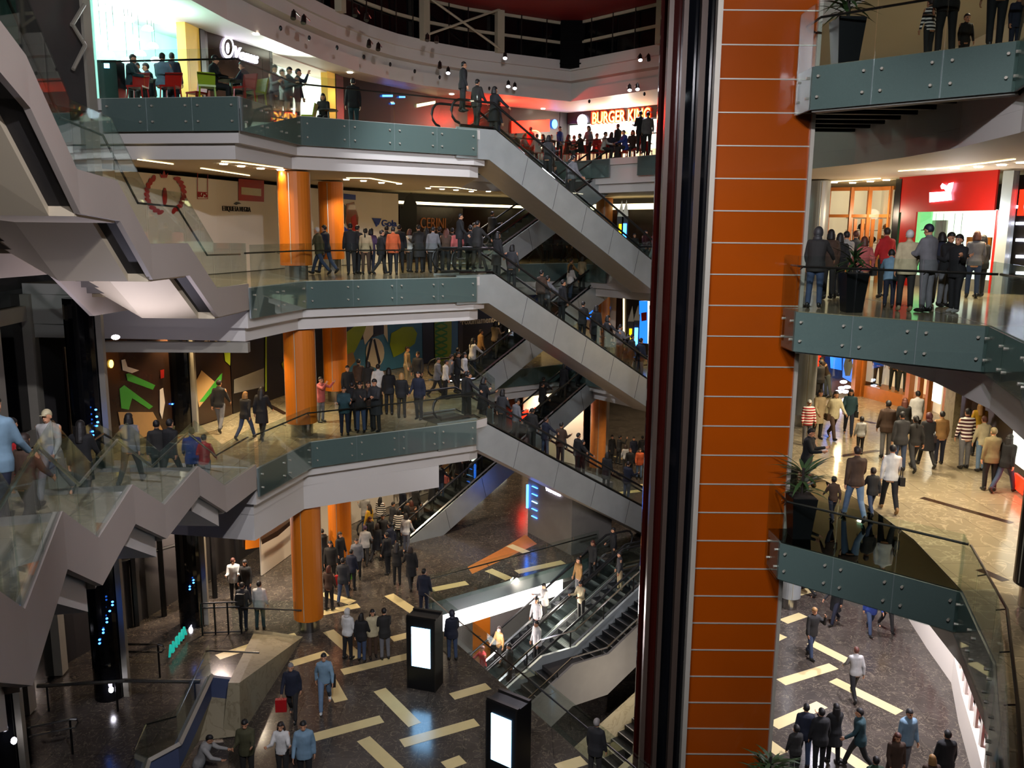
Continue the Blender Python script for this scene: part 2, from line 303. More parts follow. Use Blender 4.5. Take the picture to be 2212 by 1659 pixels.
nz = empty('air_nozzle', DY(717, 1047, 28.0), label='round black air nozzle in the white band under the second floor', cat='nozzle'); mb = MB(); p = DY(717, 1047, 28.0); mb.tube([p, p + Vector((0, .2, 0))], .09, 14); keep(mb.obj('nozzle_body', ['black'], nz))
mb = MB(); mb.prism([(-20, 0), (20, 0), (20, 62), (-20, 62)], 29, 29.2, 0); mb.obj('ceiling_roof', ['dgrey'], kind='structure')
mb = MB(); mb.prism([(p[0], p[1]) for p in offset(RINGS, -.3)] + [(-3, 8)], 23.6, 23.8, 0); mb.obj('ceiling_red', ['redroof'], kind='structure')
mb = MB(); mb.box((2.75, 43.75, 22.5), (1.15, .5, 2.15), 0, 0)
for k in range(6): mb.box((2.75, 43.46, 21.6 + k * .36), (1.2, .08, .06), 0, 0)
tag(mb.obj('corner_pylon', ['mattblack']), 'black louvred pylon rising in the corner of the clerestory', 'pylon')

# ---------------------------------------------------------------- railings
def rail(pl, z, label, step=1.5, bottom=-.86, top=1.16, group=None, hr=True, fascia=True, gm='glass', posts=False):
    o = empty('glass_railing', (pl[0][0], pl[0][1], z), label=label, cat='railing', group=group)
    q = offset(pl, -.10)
    for (p, d), (p2, _) in zip(along(q, step)[:-1], along(q, step)[1:]):
        if (p2 - p).length < .2: continue
        g = .012; a = p + d * g; b = p + (p2 - p) - d * g; nn = Vector((-d.y, d.x)) * .018
        mb = MB(); mb.prism([a, b, b + nn, a + nn], z + bottom, z + top, 0); pn = keep(mb.obj('glass_panel', [gm], o))
        if fascia and p.y < 33:
            mb = MB()
            for s in (.16, (b - a).length - .16):
                for zz in (-.22, -.62):
                    mb = MB(); c = a + d * s; mb.tube([(c.x - nn.x * 1.2, c.y - nn.y * 1.2, z + zz), (c.x + nn.x * 4.5, c.y + nn.y * 4.5, z + zz)], .028, 6); mb.obj('point_fixing', ['trim'], pn)
    if fascia:
        mb = MB(); mb.wall(offset(pl, -.05), z - .86, z - .02, .04, 0); keep(mb.obj('fascia_board', ['teal'], o))
    if hr:
        mb = MB(); h = offset(pl, .06)
        mb.tube([(p[0], p[1], z + .93) for p in h], .026, 6)
        for p, d in along(h, step)[1:-1]:
            nn = Vector((d.y, -d.x)) * .15; mb.tube([(p.x, p.y, z + .93), (p.x + nn.x, p.y + nn.y, z + .88)], .012, 5)
        keep(mb.obj('handrail', ['dsteel'], o))
    return o
EL = LEFT
for z, s in ((L2, 'second'), (L3, 'third'), (L4, 'fourth')):
    e = edge(z)
    rail(e[1:4], z, f'glass railing with teal fascia on the left edge of the {s} floor gallery')
    rail([(-.75, 32.3), (-2.0, 38.0)], z, f'glass railing between the two escalators on the {s} floor')
    rail([(-2.6, 39.7), REAR[1], (4.5, 41.3)], z, f'glass railing at the far corner of the {s} floor behind the crossing escalators')
    rail([(5.6, 39.8), (8.2, 36.5)], z, f'short glass railing beside the orange tower on the far {s} floor')
    if z == L4: rail(e[0:2], z, 'glass railing in front of the dining tables at the upper left')
    rail(RIGHT[5:], z, f'glass railing curving toward the viewer on the right of the {s} floor')
# triangular glass bridges between the tower and the right galleries
BR = [(6.05, 18.15), (8.75, 15.6), (9.1, 18.4), (9.05, 20.8), (8.75, 23), (8.1, 25.2), (7.3, 27), (6.75, 26), (6.75, 19.3), (6.55, 19.05), (6.0, 19.05)]
for z, s in ((L2, 'second'), (L3, 'third'), (L4, 'fourth')):
    rail([(6.05, 19.0), (6.05, 18.15), (8.75, 15.6)], z, f'glass railing on the bridge joining the orange tower to the {s} floor', step=1.35)
    o = empty('glass_bridge', (7, 19, z), label=f'triangular walkway bridge from the orange tower to the {s} floor gallery', cat='bridge')
    mb = MB(); mb.prism(BR, z - .06, z - .004, 0); keep(mb.obj('bridge_floor', ['glass_floor' if z == L2 else 'marble_beige'], o))
    for k in range(8):
        y = 17.2 + k * .85; x0 = 6.0 if y > 18.2 else 6.0 + (18.2 - y) * 1.1
        x1 = 8.9
        mb = MB(); mb.box(((x0 + x1) / 2, y, z - .45), (x1 - x0, .14, .55)); keep(mb.obj('floor_beam', ['black'], o))
    mb = MB(); mb.wall([(6.05, 18.17), (8.77, 15.62)], z - .9, z - .75, .25, 0); keep(mb.obj('edge_beam', ['grey'], o))
    mb = MB(); mb.prism(BR, z - .2, z - .14, 0); keep(mb.obj('underside_panel', ['black' if z != L2 else 'glass_floor'], o))

# ---------------------------------------------------------------- orange lift tower
tw = empty('lift_tower', (5.6, 19.8, 0), label='tall lift tower clad in glossy orange panels right of centre', cat='tower')
mb = MB(); mb.box((5.4, 20.4, 10.5), (1.9, 2.4, 30.8)); keep(mb.obj('tower_core', ['dgrey'], tw))
hh = .69; zz = 12.05 - hh * 24 + .02; k = 0
while zz < 26:
    if zz > -99:
        mb = MB(); mb.box((5.36, 19.17, zz + hh / 2), (2.03, .05, hh - .022)); keep(mb.obj('orange_panel', ['orange'], tw)); mb = MB(); mb.box((5.36, 19.135, zz), (2.03, .02, .026)); keep(mb.obj('joint_strip', ['trim'], tw))
    zz += hh; k += 1
mb = MB(); mb.box((5.36, 19.2, 10.3), (2.02, .02, 31)); keep(mb.obj('panel_backing', ['dgrey'], tw))
for x, w in ((6.41, .08), (4.335, .03)):
    mb = MB(); mb.box((x, 19.14, 10.3), (w, .14, 31)); keep(mb.obj('edge_trim', ['trim'], tw))
lf = empty('lift_shaft_frame', (3.8, 19.4, 0), label='dark glossy lift shaft with vertical steel guides left of the orange tower', cat='lift shaft')
for x, w, y, mm_ in ((3.28, .10, 19.2, 'railm'), (3.58, .10, 19.15, 'railm'), (3.96, .13, 19.12, 'railm'), (4.28, .11, 19.1, 'trim')):
    mb = MB(); mb.box((x, y, 10.3), (w, .22, 31)); keep(mb.obj('guide_rail', [mm_], lf))
for x, w, y, mm_ in ((3.43, .22, 19.35, 'darkred'), (3.76, .30, 19.35, 'gloss_black'), (4.12, .22, 19.3, 'gloss_black')):
    mb = MB(); mb.box((x, y, 10.3), (w, .06, 31)); keep(mb.obj('dark_glass', [mm_], lf))
mb = MB(); mb.box((3.8, 20.6, 10.3), (1.0, .1, 31)); keep(mb.obj('rear_panel', ['darkred'], lf))
for x in (3.3, 3.66): 
    mb = MB()
    for k in range(3): mb.box((x, 19.32, 16.9 - k * .9 - (x - 3.2) * 4), (.03, .03, .35))
    keep(mb.obj('indicator_light', ['led'], lf))

# ---------------------------------------------------------------- orange columns
def column(x, y, z0, z1, r, label, nm='colorange'):
    o = empty('round_column', (x, y, z0), label=label, cat='column', group=None)
    def ring(mb, r_, a, b, n=28, mi=0):
        mb.prism([(x + r_ * math.cos(2 * math.pi * k / n), y + r_ * math.sin(2 * math.pi * k / n)) for k in range(n)], a, b, mi)
    mb = MB(); ring(mb, r, z0 + .45, z1 - .05); keep(mb.obj('cladding', [nm], o))
    mb = MB(); ring(mb, r * .72, z0, z0 + .46); keep(mb.obj('steel_base', ['steel'], o))
    mb = MB()
    for a in (0.25, 2.2, 4.0, 5.2): 
        mb.box((x + r * 1.0 * math.cos(a - 1.9), y + r * math.sin(a - 1.9), (z0 + z1) / 2 + .2), (.02, .02, z1 - z0 - .6), a)
    keep(mb.obj('panel_seam', ['joint'], o)); return o
for z0, z1, s in ((L1, L2 - 1.55, 'ground'), (L2, L3 - 1.55, 'second'), (L3, L4 - 1.55, 'third')):
    column(-6.95, 27.7, z0, z1, .50, f'front orange round column by the railing on the {s} floor')
    column(-7.0, 33.5, z0, z1, .46, f'rear orange round column standing behind the front one on the {s} floor')
    column(4.9, 47.2, z0, z1, .45, f'beige square column far behind the crossing escalators on the {s} floor', 'wood')
for z0, z1, s in ((L1, L2 - 1.55, 'ground'), (L2, L3 - 1.55, 'second'), (L3, L4 - 1.55, 'third')):
    column(10.35, 29.8, z0, z1, .38, f'grey steel column beside the orange tower on the {s} floor', 'brushed')
column(9.75, 14.9, L2, L3 - 1.55, .42, 'stout grey column at the right edge of the second floor', 'dsteel')

# ---------------------------------------------------------------- escalators
def escalator(S, dirv, z0, z1, label, w=1.55, flat0=1.6, flat1=1.6, truss='brushed', th=.95, side=1):
    """S: near-face start (upper or lower), goes along dirv; z0 start height, z1 end height."""
    d = Vector(dirv).normalized(); n = Vector((-d.y, d.x)) * side; run = abs(z1 - z0) / math.tan(R(30)); sg = 1 if z1 > z0 else -1
    o = empty('escalator', (S[0], S[1], min(z0, z1)), label=label, cat='escalator', group=None)
    def P3(s, t, z): p = Vector(S[:2]) + d * s + n * t; return Vector((p.x, p.y, z))
    def prof(off):  # centre line s,z at offset
        return [(-flat0, z0 + off), (0, z0 + off), (run, z1 + off), (run + flat1, z1 + off)]
    k = .27 * sg * th  # shift for parallel thickness
    top = prof(.06); low = [(-flat0, z0 - th), (k, z0 - th), (run + k, z1 - th), (run + flat1, z1 - th)]
    for t, nm in ((0, 'side_panel'), (w - .06, 'side_panel')):
        mb = MB(); pts = [P3(s, t, z) for s, z in top] + [P3(s, t, z) for s, z in reversed(low)]
        mb.ext(pts, n.to_3d() * .06, 0)
        pn = keep(mb.obj(nm, [truss], o))
        mb = MB()   # seams between the cladding sheets
        for q in range(1, 6):
            s_ = run * q / 6; zc = z0 + (z1 - z0) * q / 6; c = P3(s_ + k * .5, t - .004 if t == 0 else t + .064, zc - th / 2)
            mb.tube([P3(s_, t - .003 if t == 0 else t + .063, zc + .04), P3(s_ + k, t - .003 if t == 0 else t + .063, zc - th + .02)], .008, 4)
        mb.obj('panel_seam', ['dgrey'], pn)
    mb = MB()
    for (s0, a0), (s1, a1) in zip(low[:-1], low[1:]):
        mb.add([P3(s0, .05, a0), P3(s1, .05, a1), P3(s1, w - .05, a1), P3(s0, w - .05, a0), P3(s0, .05, a0 + .08), P3(s1, .05, a1 + .08), P3(s1, w - .05, a1 + .08), P3(s0, w - .05, a0 + .08)], [(0, 1, 2, 3), (4, 7, 6, 5), (0, 4, 5, 1), (1, 5, 6, 2), (2, 6, 7, 3), (3, 7, 4, 0)])
    keep(mb.obj('underside', ['truss_under'], o))
    for t in (.14, w - .16):
        mb = MB(); a = prof(.10); b = prof(.90); b[0] = (b[0][0] + .25, b[0][1]); b[-1] = (b[-1][0] - .25, b[-1][1])
        mb.ext([P3(s, t, z) for s, z in a] + [P3(s, t, z) for s, z in reversed(b)], n.to_3d() * .02); keep(mb.obj('balustrade_glass', ['glass'], o))
        mb = MB(); pts = []
        fl0 = -flat0 + .2; fl1 = run + flat1 - .2
        for q in range(7): an = math.pi * q / 6; pts.append(P3(fl0 - .32 * math.sin(an), t, z0 + .58 - .38 * math.cos(an)))
        pts += [P3(0, t, z0 + .97), P3(run, t, z1 + .97)]
        for q in range(7): an = math.pi * q / 6; pts.append(P3(fl1 + .32 * math.sin(an), t, z1 + .58 + .38 * math.cos(an)))
        mb.tube(pts, .045, 8); keep(mb.obj('handrail', ['rubber'], o, True))
        mb = MB(); q0 = P3(0, t, z0 + .15); mb.tube([P3(-flat0 + .2, t, z0 + .13), P3(0, t, z0 + .13), P3(run, t, z1 + .13), P3(run + flat1 - .2, t, z1 + .13)], .05, 4); keep(mb.obj('skirt_trim', ['steel'], o))
    ns = int(run / .40)
    for key in [1]:
        mb = MB(); ww = w - .42; mb.box((0, 0, -.03), (.40, ww, .06)); mb.box((-.2 * sg, 0, -.14), (.03, ww, .26))
        for q in range(5): mb.box((-.15 + q * .075, 0, .004), (.03, ww * .98, .01))
        me = mb.mesh('step', ['stepm'])
    az = math.atan2(d.y, d.x)
    for i in range(ns + 1):
        s_ = (i + .5) * run / (ns + 1); z_ = z0 + (z1 - z0) * (i + (.5)) / (ns + 1)
        st = bpy.data.objects.new('step', me); C.objects.link(st); st.parent = o; c = P3(s_, w / 2, z_ + .02); st.location = c - o.location; st.rotation_euler = (0, 0, az)
    for s_, z_ in ((-flat0 / 2, z0), (run + flat1 / 2, z1)):
        mb = MB(); c = P3(s_, w / 2, z_); mb.box((c.x, c.y, c.z - .02), (flat0, w - .3, .06), az); keep(mb.obj('landing_plate', ['steel'], o))
    o['_'] = 1; del o['_']
    return dict(P=P3, run=run, z0=z0, z1=z1, w=w, az=az, o=o)
EA = escalator((-.65, 30.65), AX, L4, L3, 'upper escalator descending from the fourth floor to the third in front')
EB = escalator((-.65, 30.65), AX, L3, L2, 'middle escalator descending from the third floor to the second in front')
EC = escalator((-1.3, 30.3), AX, L2, L1, 'lower front escalator descending from the second floor to the ground, full of riders')
FA = escalator((-1.6, 38.1), AX, L3, L4, 'rear escalator rising from the third floor to the dining floor')
FB = escalator((-1.6, 38.1), AX, L2, L3, 'rear escalator rising from the second floor to the third')
FC = escalator((-4.55, 35.9), AX, L1, L2, 'rear escalator rising from the ground floor to the second')
# ---------------------------------------------------------------- staircases at the left
def staircase(nodes, label, w=2.4, rec=.5, upper=False, lights=True):
    o = empty('staircase', nodes[0], label=label, cat='staircase')
    N = [Vector(p) for p in nodes]; pl = [(p.x, p.y) for p in N]; q = {k: offset(pl, k) for k in (.10, rec, w - .1, w, .04, .12, 1.9)}
    def V(k, i, dz): return Vector((q[k][i][0], q[k][i][1], N[i].z + dz)) if k else Vector((N[i].x, N[i].y, N[i].z + dz))
    for i in range(len(N) - 1):
        j = i + 1; flight = abs(N[j].z - N[i].z) > .3
        for k0, k1 in ((0, .10), (w - .1, w)):
            mb = MB(); vs = [V(k0, i, -.62), V(k0, j, -.62), V(k1, j, -.62), V(k1, i, -.62), V(k0, i, .1), V(k0, j, .1), V(k1, j, .1), V(k1, i, .1)]
            mb.add(vs, [(0, 1, 2, 3), (4, 7, 6, 5), (0, 4, 5, 1), (1, 5, 6, 2), (2, 6, 7, 3), (3, 7, 4, 0)]); keep(mb.obj('stringer', ['stringer'], o))
        mb = MB(); mb.add([V(.10, i, -.5), V(.10, j, -.5), V(rec, j, -.5), V(rec, i, -.5), V(.10, i, -.44), V(.10, j, -.44), V(rec, j, -.44), V(rec, i, -.44)], [(0, 1, 2, 3), (4, 7, 6, 5), (0, 4, 5, 1), (1, 5, 6, 2), (2, 6, 7, 3), (3, 7, 4, 0)])
        if flight: keep(mb.obj('soffit_recess', ['dgrey'], o))  # dark grey sheet stands for the shadow in the recess below the stringer
        ka = rec if flight else .10; lo = -.66 if (upper or not flight) else -1.0
        if upper:
            mb = MB(); mb.add([V(ka, i, lo), V(ka, j, lo), V(1.9, j, lo), V(1.9, i, lo), V(w, j, .12), V(w, i, .12), V(ka, i, -.44), V(ka, j, -.44)], [(0, 1, 2, 3), (3, 2, 4, 5), (0, 6, 7, 1), (6, 5, 4, 7), (0, 3, 5, 6), (1, 7, 4, 2)]); keep(mb.obj('soffit', ['ceil'], o))
        mb = MB(); mb.add([V(ka, i, lo), V(ka, j, lo), V(w - .1, j, lo), V(w - .1, i, lo), V(ka, i, -.44), V(ka, j, -.44), V(w - .1, j, -.44), V(w - .1, i, -.44)], [(0, 1, 2, 3), (4, 7, 6, 5), (0, 4, 5, 1), (1, 5, 6, 2), (2, 6, 7, 3), (3, 7, 4, 0)])
        if not upper: keep(mb.obj('soffit', ['white'], o))
        if flight:
            n = max(2, round(abs(N[j].z - N[i].z) / .17))
            for s in range(n):
                a0, a1 = s / n, (s + 1) / n; z = N[i].z + (N[j].z - N[i].z) * a1
                A = V(.12, i, 0).lerp(V(.12, j, 0), a0); B = V(.12, i, 0).lerp(V(.12, j, 0), a1); D = V(w - .1, i, 0).lerp(V(w - .1, j, 0), a0); E = V(w - .1, i, 0).lerp(V(w - .1, j, 0), a1)
                mb = MB(); mb.prism([A, B, E, D], z - .2, z - .02); keep(mb.obj('tread', ['grey'], o))
        else:
            mb = MB(); mb.prism([V(.12, i, 0), V(.12, j, 0), V(w - .1, j, 0), V(w - .1, i, 0)], N[i].z - .1, N[i].z - .02); keep(mb.obj('landing', ['marble_beige'], o))
        L = (N[j] - N[i]).length; m_ = max(1, round(L / 1.35))
        for k in ((.04, w - .1) if True else ()):
            for s in range(m_):
                a = V(k, i, 0).lerp(V(k, j, 0), s / m_ + .008); b = V(k, i, 0).lerp(V(k, j, 0), (s + 1) / m_ - .008); up = Vector((0, 0, 1.2)); dn = Vector((0, 0, .08))
                t = (b - a); nn = Vector((-t.y, t.x, 0)).normalized() * .02
                mb = MB(); mb.ext([a + dn, b + dn, b + up, a + up], nn); keep(mb.obj('glass_panel', ['glass'], o))
    for k in (.12, w - .18) if False else (.12,):
        q2 = offset(pl, .2); mb = MB(); mb.tube([(a[0], a[1], n_.z + .9) for a, n_ in zip(q2, N)], .025, 6); keep(mb.obj('handrail', ['dsteel' if lights else 'chrome'], o))
    q2 = offset(pl, w - .3); mb = MB(); mb.tube([(a[0], a[1], n_.z + .9) for a, n_ in zip(q2, N)], .025, 6); keep(mb.obj('handrail', ['chrome'], o))
    return o
# path runs toward the viewer; offset to the left of travel would be the atrium side, so negate
_of = offset
def offset_r(pl, d): return _of(pl, -d)
offset = offset_r
staircase([(-7.3, 23.75, 12.05), (-7.3, 21.2, 12.1), (-7.3, 19.45, 13.22), (-7.3, 17.45, 13.24), (-7.25, 16.05, 14.4), (-7.15, 14.4, 14.5), (-6.9, 12.7, 15.95), (-6.6, 11.3, 16.35), (-6.2, 9.6, 17.0)], 'white folded staircase with glass sides climbing to the upper left', w=3.2, upper=True)
staircase([(-7.3, 23.7, 6.9), (-7.42, 21.4, 6.97), (-7.35, 19.45, 8.05), (-6.96, 16.5, 8.08), (-6.56, 14.3, 9.18), (-5.86, 11.6, 9.22), (-5.25, 9.6, 10.3), (-4.2, 6.95, 10.32), (-3.4, 5.2, 11.35)], 'white zigzag staircase with glass sides at the lower left, crowded with people', rec=.22, lights=False)
offset = _of
# ---------------------------------------------------------------- wall-mounted boards placed along the shop lines
WALL4 = [(-11.6, 20), (-10.7, 26.3), (-10.2, 29.8), (-8.9, 33.1), (-7.3, 38.1), (-2.4, 45.3), (2.9, 48.9), (7.5, 45.4), (12, 37)]
WR3 = [(10.0, 30.3), (12.2, 29.1), (12.9, 26.5), (13.5, 24.3), (14.3, 23.0), (14.3, 16)]
WR2 = [(11.4, 35.6), (13.2, 34.8), (14.7, 35.6), (15.5, 33.3), (15.4, 31), (14.9, 28), (13.9, 24), (12.8, 19), (11.2, 13)]
def hit(pl, px, py, off=0):
    d = ray(px, py); best = None; q = offset(pl, off) if off else pl
    for a, b in zip(q[:-1], q[1:]):
        ax, ay = a; bx, by = b; ex, ey = bx - ax, by - ay; den = d.x * ey - d.y * ex
        if abs(den) < 1e-9: continue
        t = (ax * ey - ay * ex) / den; u = (ax * d.y - ay * d.x) / den
        if t > 0 and -.001 <= u <= 1.001:
            if best is None or t < best[0]: best = (t, Vector((ex, ey)).normalized())
    if best is None: raise ValueError(('no wall', px, py))
    return CAM + d * best[0], best[1]
def span(pl, px0, px1, zm, off=0):
    """sub-polyline between two azimuths at height zm"""
    q = offset(pl, off) if off else pl
    def az(px):  # direction ratio at height zm for that px
        py = 500
        for _ in range(6):
            p, _d = hit(q, px, py); 
            w = p - Vector((0, 0, p.z - zm)); v = w - CAM; f = v.dot(cf); py = CY - FPX * v.dot(cu) / f
        return p
    a, b = az(px0), az(px1); ra, rb = a.x / a.y, b.x / b.y
    mid = [(x, y) for x, y in q if y > 0 and ra + 1e-4 < x / y < rb - 1e-4]
    return [(a.x, a.y)] + mid + [(b.x, b.y)]
def board(pl, px0, px1, z0, z1, mt, off=0, th=.06, parent=None, name='board', **k):
    mb = MB(); mb.wall(span(pl, px0, px1, (z0 + z1) / 2, off), z0, z1, th, 0); o = mb.obj(name, [mt], parent, **k)
    return keep(o) if parent else o
def art(pl, polys, mt, off, parent, name='print'):
    mb = MB()
    for poly in polys:
        ps = []
        c = [sum(p[0] for p in poly) / len(poly), sum(p[1] for p in poly) / len(poly)]
        P0, dd = hit(pl, c[0], c[1], off); nn = Vector((-dd.y, dd.x, 0))
        if nn.y > 0 or nn.dot(P0 - CAM) > 0: nn = -nn
        for x, y in poly:
            r_ = ray(x, y); t = (P0 - CAM).dot(nn) / r_.dot(nn); ps.append(CAM + r_ * t)
        mb.ext(ps, nn * .008)
    return keep(mb.obj(name, [mt], parent))
def ell(cx, cy_, rx, ry, n=16, a0=0, a1=360, rot=0):
    out = []
    for k in range(n + (0 if a1 - a0 == 360 else 1)):
        a = R(a0 + (a1 - a0) * k / n); x, y = rx * math.cos(a), ry * math.sin(a); c, s = math.cos(R(rot)), math.sin(R(rot)); out.append((cx + x * c - y * s, cy_ + x * s + y * c))
    return out
def sign(pl, s, px, py, wpx, size, mt, off, parent, name='lettering', ext=.03, shear=0, fat=.012):
    p, d = hit(pl, px, py, off); r_ = Vector((d.x, d.y, 0))
    if r_.x < 0: r_ = -r_
    p1, _ = hit(pl, px - wpx / 2, py, off); p2, _ = hit(pl, px + wpx / 2, py, off); w = (p2 - p1); w.z = 0
    return text(s, p, r_, (0, 0, 1), size, mt, parent, name, ext, shear=shear, width=w.length, fat=fat)
def thing(nm, p, label, cat, group=None): return empty(nm, (p[0], p[1], p[2]), label=label, cat=cat, group=group)
N_ = -.06
# third floor, left: white hoardings
h = thing('hoarding', (-10.2, 30, L3), 'long white shop hoarding printed with a red wreath and the words ETIQUETA NEGRA', 'hoarding')
board(WALL, 205, 738, L3 + .02, 15.3, 'board', N_, parent=h, name='panel')
art(WALL, [ell(357 + 40 * math.cos(R(a)), 418 + 42 * math.sin(R(a)), 8, 4.5, 8, rot=a + 50) for a in list(range(-50, 75, 14)) + list(range(105, 232, 14))], 'red', N_ - .02, h, 'wreath_print')
art(WALL, [[(348, 384), (345, 374), (350, 379), (354, 368), (358, 379), (363, 374), (360, 384)], ell(356, 425, 5, 20, 10)], 'red', N_ - .02, h, 'crown_print')
sign(WALL, 'ETIQUETA NEGRA', 511, 452, 60, .26, 'black', N_ - .01, h, fat=-.012)
art(WALL, [[(504, 440), (510, 436), (516, 437), (521, 440), (514, 441), (510, 443)]], 'black', N_ - .02, h, 'bird_print')
sign(WALL, '875', 437, 421, 20, .25, 'red', N_ - .01, h)
art(WALL, [[(426, 364), (427, 364), (427, 430), (426, 430)], [(448, 364), (449, 364), (449, 430), (448, 430)], [(426, 429), (449, 429), (449, 430), (426, 430)]], 'red', N_ - .02, h, 'line_print')
art(WALL, [[(515, 386), (570, 390), (570, 436), (515, 433)]], 'red', N_ - .02, h, 'red_picture')
art(WALL, [[(521, 404), (564, 408), (564, 424), (521, 420)]], 'cream', N_ - .03, h, 'pale_picture_band')
h = thing('hoarding', (-8, 37, L3), 'white hoarding with a colourful shoe poster and blue Gola lettering', 'hoarding')
board(WALL, 740, 861, L3 + .02, 15.3, 'board', N_, parent=h, name='panel')
P_ = [('orange', [[(748, 440), (765, 436), (774, 470), (772, 510), (755, 520), (748, 480)]]), ('red', [[(758, 470), (768, 462), (773, 500), (762, 512)]]), ('blue', [[(742, 418), (768, 421), (768, 432), (742, 430)], [(742, 488), (756, 500), (758, 522), (742, 512)]]), ('brown', [[(742, 440), (748, 446), (745, 486), (742, 480)]])]
for k, (mt_, ps) in enumerate(P_): art(WALL, ps, mt_, N_ - .02 - k * .004, h, 'poster_print')
sign(WALL, 'Gola', 840, 483, 32, .42, 'blue', N_ - .01, h)
art(WALL, [[(803, 471), (824, 472), (818, 486), (812, 486)], [(808, 478), (816, 488), (812, 490)]], 'blue', N_ - .02, h, 'wing_logo')
h = thing('hoarding', (-4, 43, L3), 'dark brown glossy hoarding with orange CERINI lettering and a curved black end', 'hoarding')
board(WALL, 863, 1190, L3 + .02, 14.75, 'brown', N_, parent=h, name='panel')
art(WALL, [[(863, 440), (868, 452), (876, 425), (888, 416), (900, 440), (900, 560), (863, 560)]], 'black', N_ - .02, h, 'curved_panel')
mat('copper', 'd08a5c', .5); sign(WALL, 'CERINI', 936, 483, 54, .75, 'copper', N_ - .02, h, 'lettering', fat=-.008)
board(WALL, 863, 1195, 14.85, 14.98, 'cove', -.02, parent=h, name='cove_light')
h = thing('hoarding', (5, 48, L3), 'brown shopfront wall with a lit cove far behind the escalators on the third floor', 'hoarding')
board(WALL, 1196, 1440, L3 + .02, 14.75, 'brown', N_, parent=h, name='panel'); board(WALL, 1250, 1440, 14.8, 15.1, 'cove', -.02, parent=h, name='cove_light')
# second floor, left: sports posters
h = thing('poster_wall', (-11, 28, L2), 'dark advertising wall with a huge green and black running shoe at the left', 'poster')
board(WALL, 150, 497, L2 + .02, 10.35, 'brown', N_, parent=h, name='panel')
mat('shoegreen', '3f9a32', .4); mat('lime', '9db52a', .4); mat('posterblue', '4a8ab8', .4); mat('postdark', '191310', .35); mat('tan', 'b08b58', .5); mat('dcol', '252a33', .4)
art(WALL, [[(258, 840), (268, 832), (330, 878), (322, 884), (285, 860), (278, 885), (262, 882)], [(272, 808), (278, 806), (335, 832), (330, 842), (275, 822)], [(430, 868), (475, 810), (480, 806), (478, 822), (440, 868)]], 'shoegreen', N_ - .02, h, 'green_shoe_print')
art(WALL, [[(482, 745), (497, 730), (497, 790), (486, 780)]], 'lime', N_ - .02, h, 'lime_print')
art(WALL, [[(255, 890), (330, 890), (352, 930), (300, 948), (262, 930)], [(435, 800), (470, 830), (430, 880), (420, 830)]], 'tan', N_ - .02, h, 'brown_shoe_print')
art(WALL, [[(345, 842), (352, 838), (356, 870), (350, 905), (345, 890)], [(262, 778), (270, 776), (275, 792), (300, 800), (285, 806), (265, 800)]], 'board', N_ - .025, h, 'pale_print')
art(WALL, [[(346, 800), (354, 798), (354, 816), (347, 818)]], 'red', N_ - .025, h, 'red_print')
art(WALL, [ell(240, 786, 5, 9, 10)], 'neonyel', N_ - .025, h, 'orange_glow_print')
art(WALL, [[(440 + 9 * i, 738 - 7 * i), (447 + 9 * i, 732 - 7 * i), (449 + 9 * i, 738 - 7 * i), (442 + 9 * i, 745 - 7 * i)] for i in range(5)] + [[(445 + 9 * i, 752 - 8 * i), (451 + 9 * i, 748 - 8 * i), (451 + 9 * i, 756 - 8 * i)] for i in range(4)], 'cream', N_ - .025, h, 'window_light_print')
h = thing('poster_wall', (-9.6, 33, L2), 'black and grey poster panels between the running shoe advert and the orange columns', 'poster')
board(WALL, 499, 742, L2 + .02, 10.35, 'postdark', N_, parent=h, name='panel')
art(WALL, [[(505, 820), (570, 795), (570, 835), (505, 850)]], 'grey', N_ - .02, h, 'grey_print')
art(WALL, [[(573, 720), (576, 720), (576, 845), (573, 846)], [(612, 712), (616, 712), (614, 780)], [(608, 786), (612, 780), (612, 798)]], 'lime', N_ - .02, h, 'green_line_print')
h = thing('poster_wall', (-6, 41, L2), 'bright advertising wall with lime green sneakers and a white ball on blue', 'poster')
board(WALL, 743, 912, L2 + .02, 10.35, 'posterblue', N_, parent=h, name='panel')
art(WALL, [[(746, 700), (910, 690), (908, 720), (860, 712), (800, 730), (746, 740)]], 'dcol', N_ - .015, h, 'dark_sky_print')
art(WALL, [[(745, 720), (775, 698), (800, 694), (785, 720), (770, 752), (760, 770), (745, 765)], [(845, 720), (870, 706), (892, 706), (901, 720), (896, 742), (870, 762), (850, 772), (842, 745)]], 'lime', N_ - .02, h, 'lime_sneaker_print')
art(WALL, [ell(810, 762, 20, 32, 16), [(795, 692), (806, 690), (806, 722), (788, 745), (784, 725)], [(826, 690), (836, 690), (838, 740), (828, 720)]], 'board', N_ - .025, h, 'white_leg_print')
art(WALL, [[(800, 730), (805, 732), (792, 790), (790, 780)], [(806, 734), (810, 732), (822, 782), (818, 790)], [(806, 690), (826, 690), (822, 722), (808, 722)]], 'black', N_ - .03, h, 'black_stripe_print')
art(WALL, [[(745, 768), (762, 760), (768, 780), (750, 800)]], 'tan', N_ - .03, h, 'blurred_figure_print')
h = thing('poster_wall', (-4, 44, L2), 'tall narrow poster of lime green laces beside dark panels', 'poster')
board(WALL, 913, 989, L2 + .02, 10.35, 'postdark', N_, parent=h, name='panel')
art(WALL, [[(938, 686), (975, 684), (976, 740), (972, 778), (940, 782)]], 'lime', N_ - .02, h, 'lime_print')
art(WALL, [[(940, 700 + 14 * i), (966, 690 + 14 * i), (966, 694 + 14 * i), (940, 705 + 14 * i)] for i in range(6)] + [[(940, 690 + 14 * i), (966, 702 + 14 * i), (966, 705 + 14 * i), (940, 694 + 14 * i)] for i in range(6)], 'shoegreen', N_ - .028, h, 'lace_print')
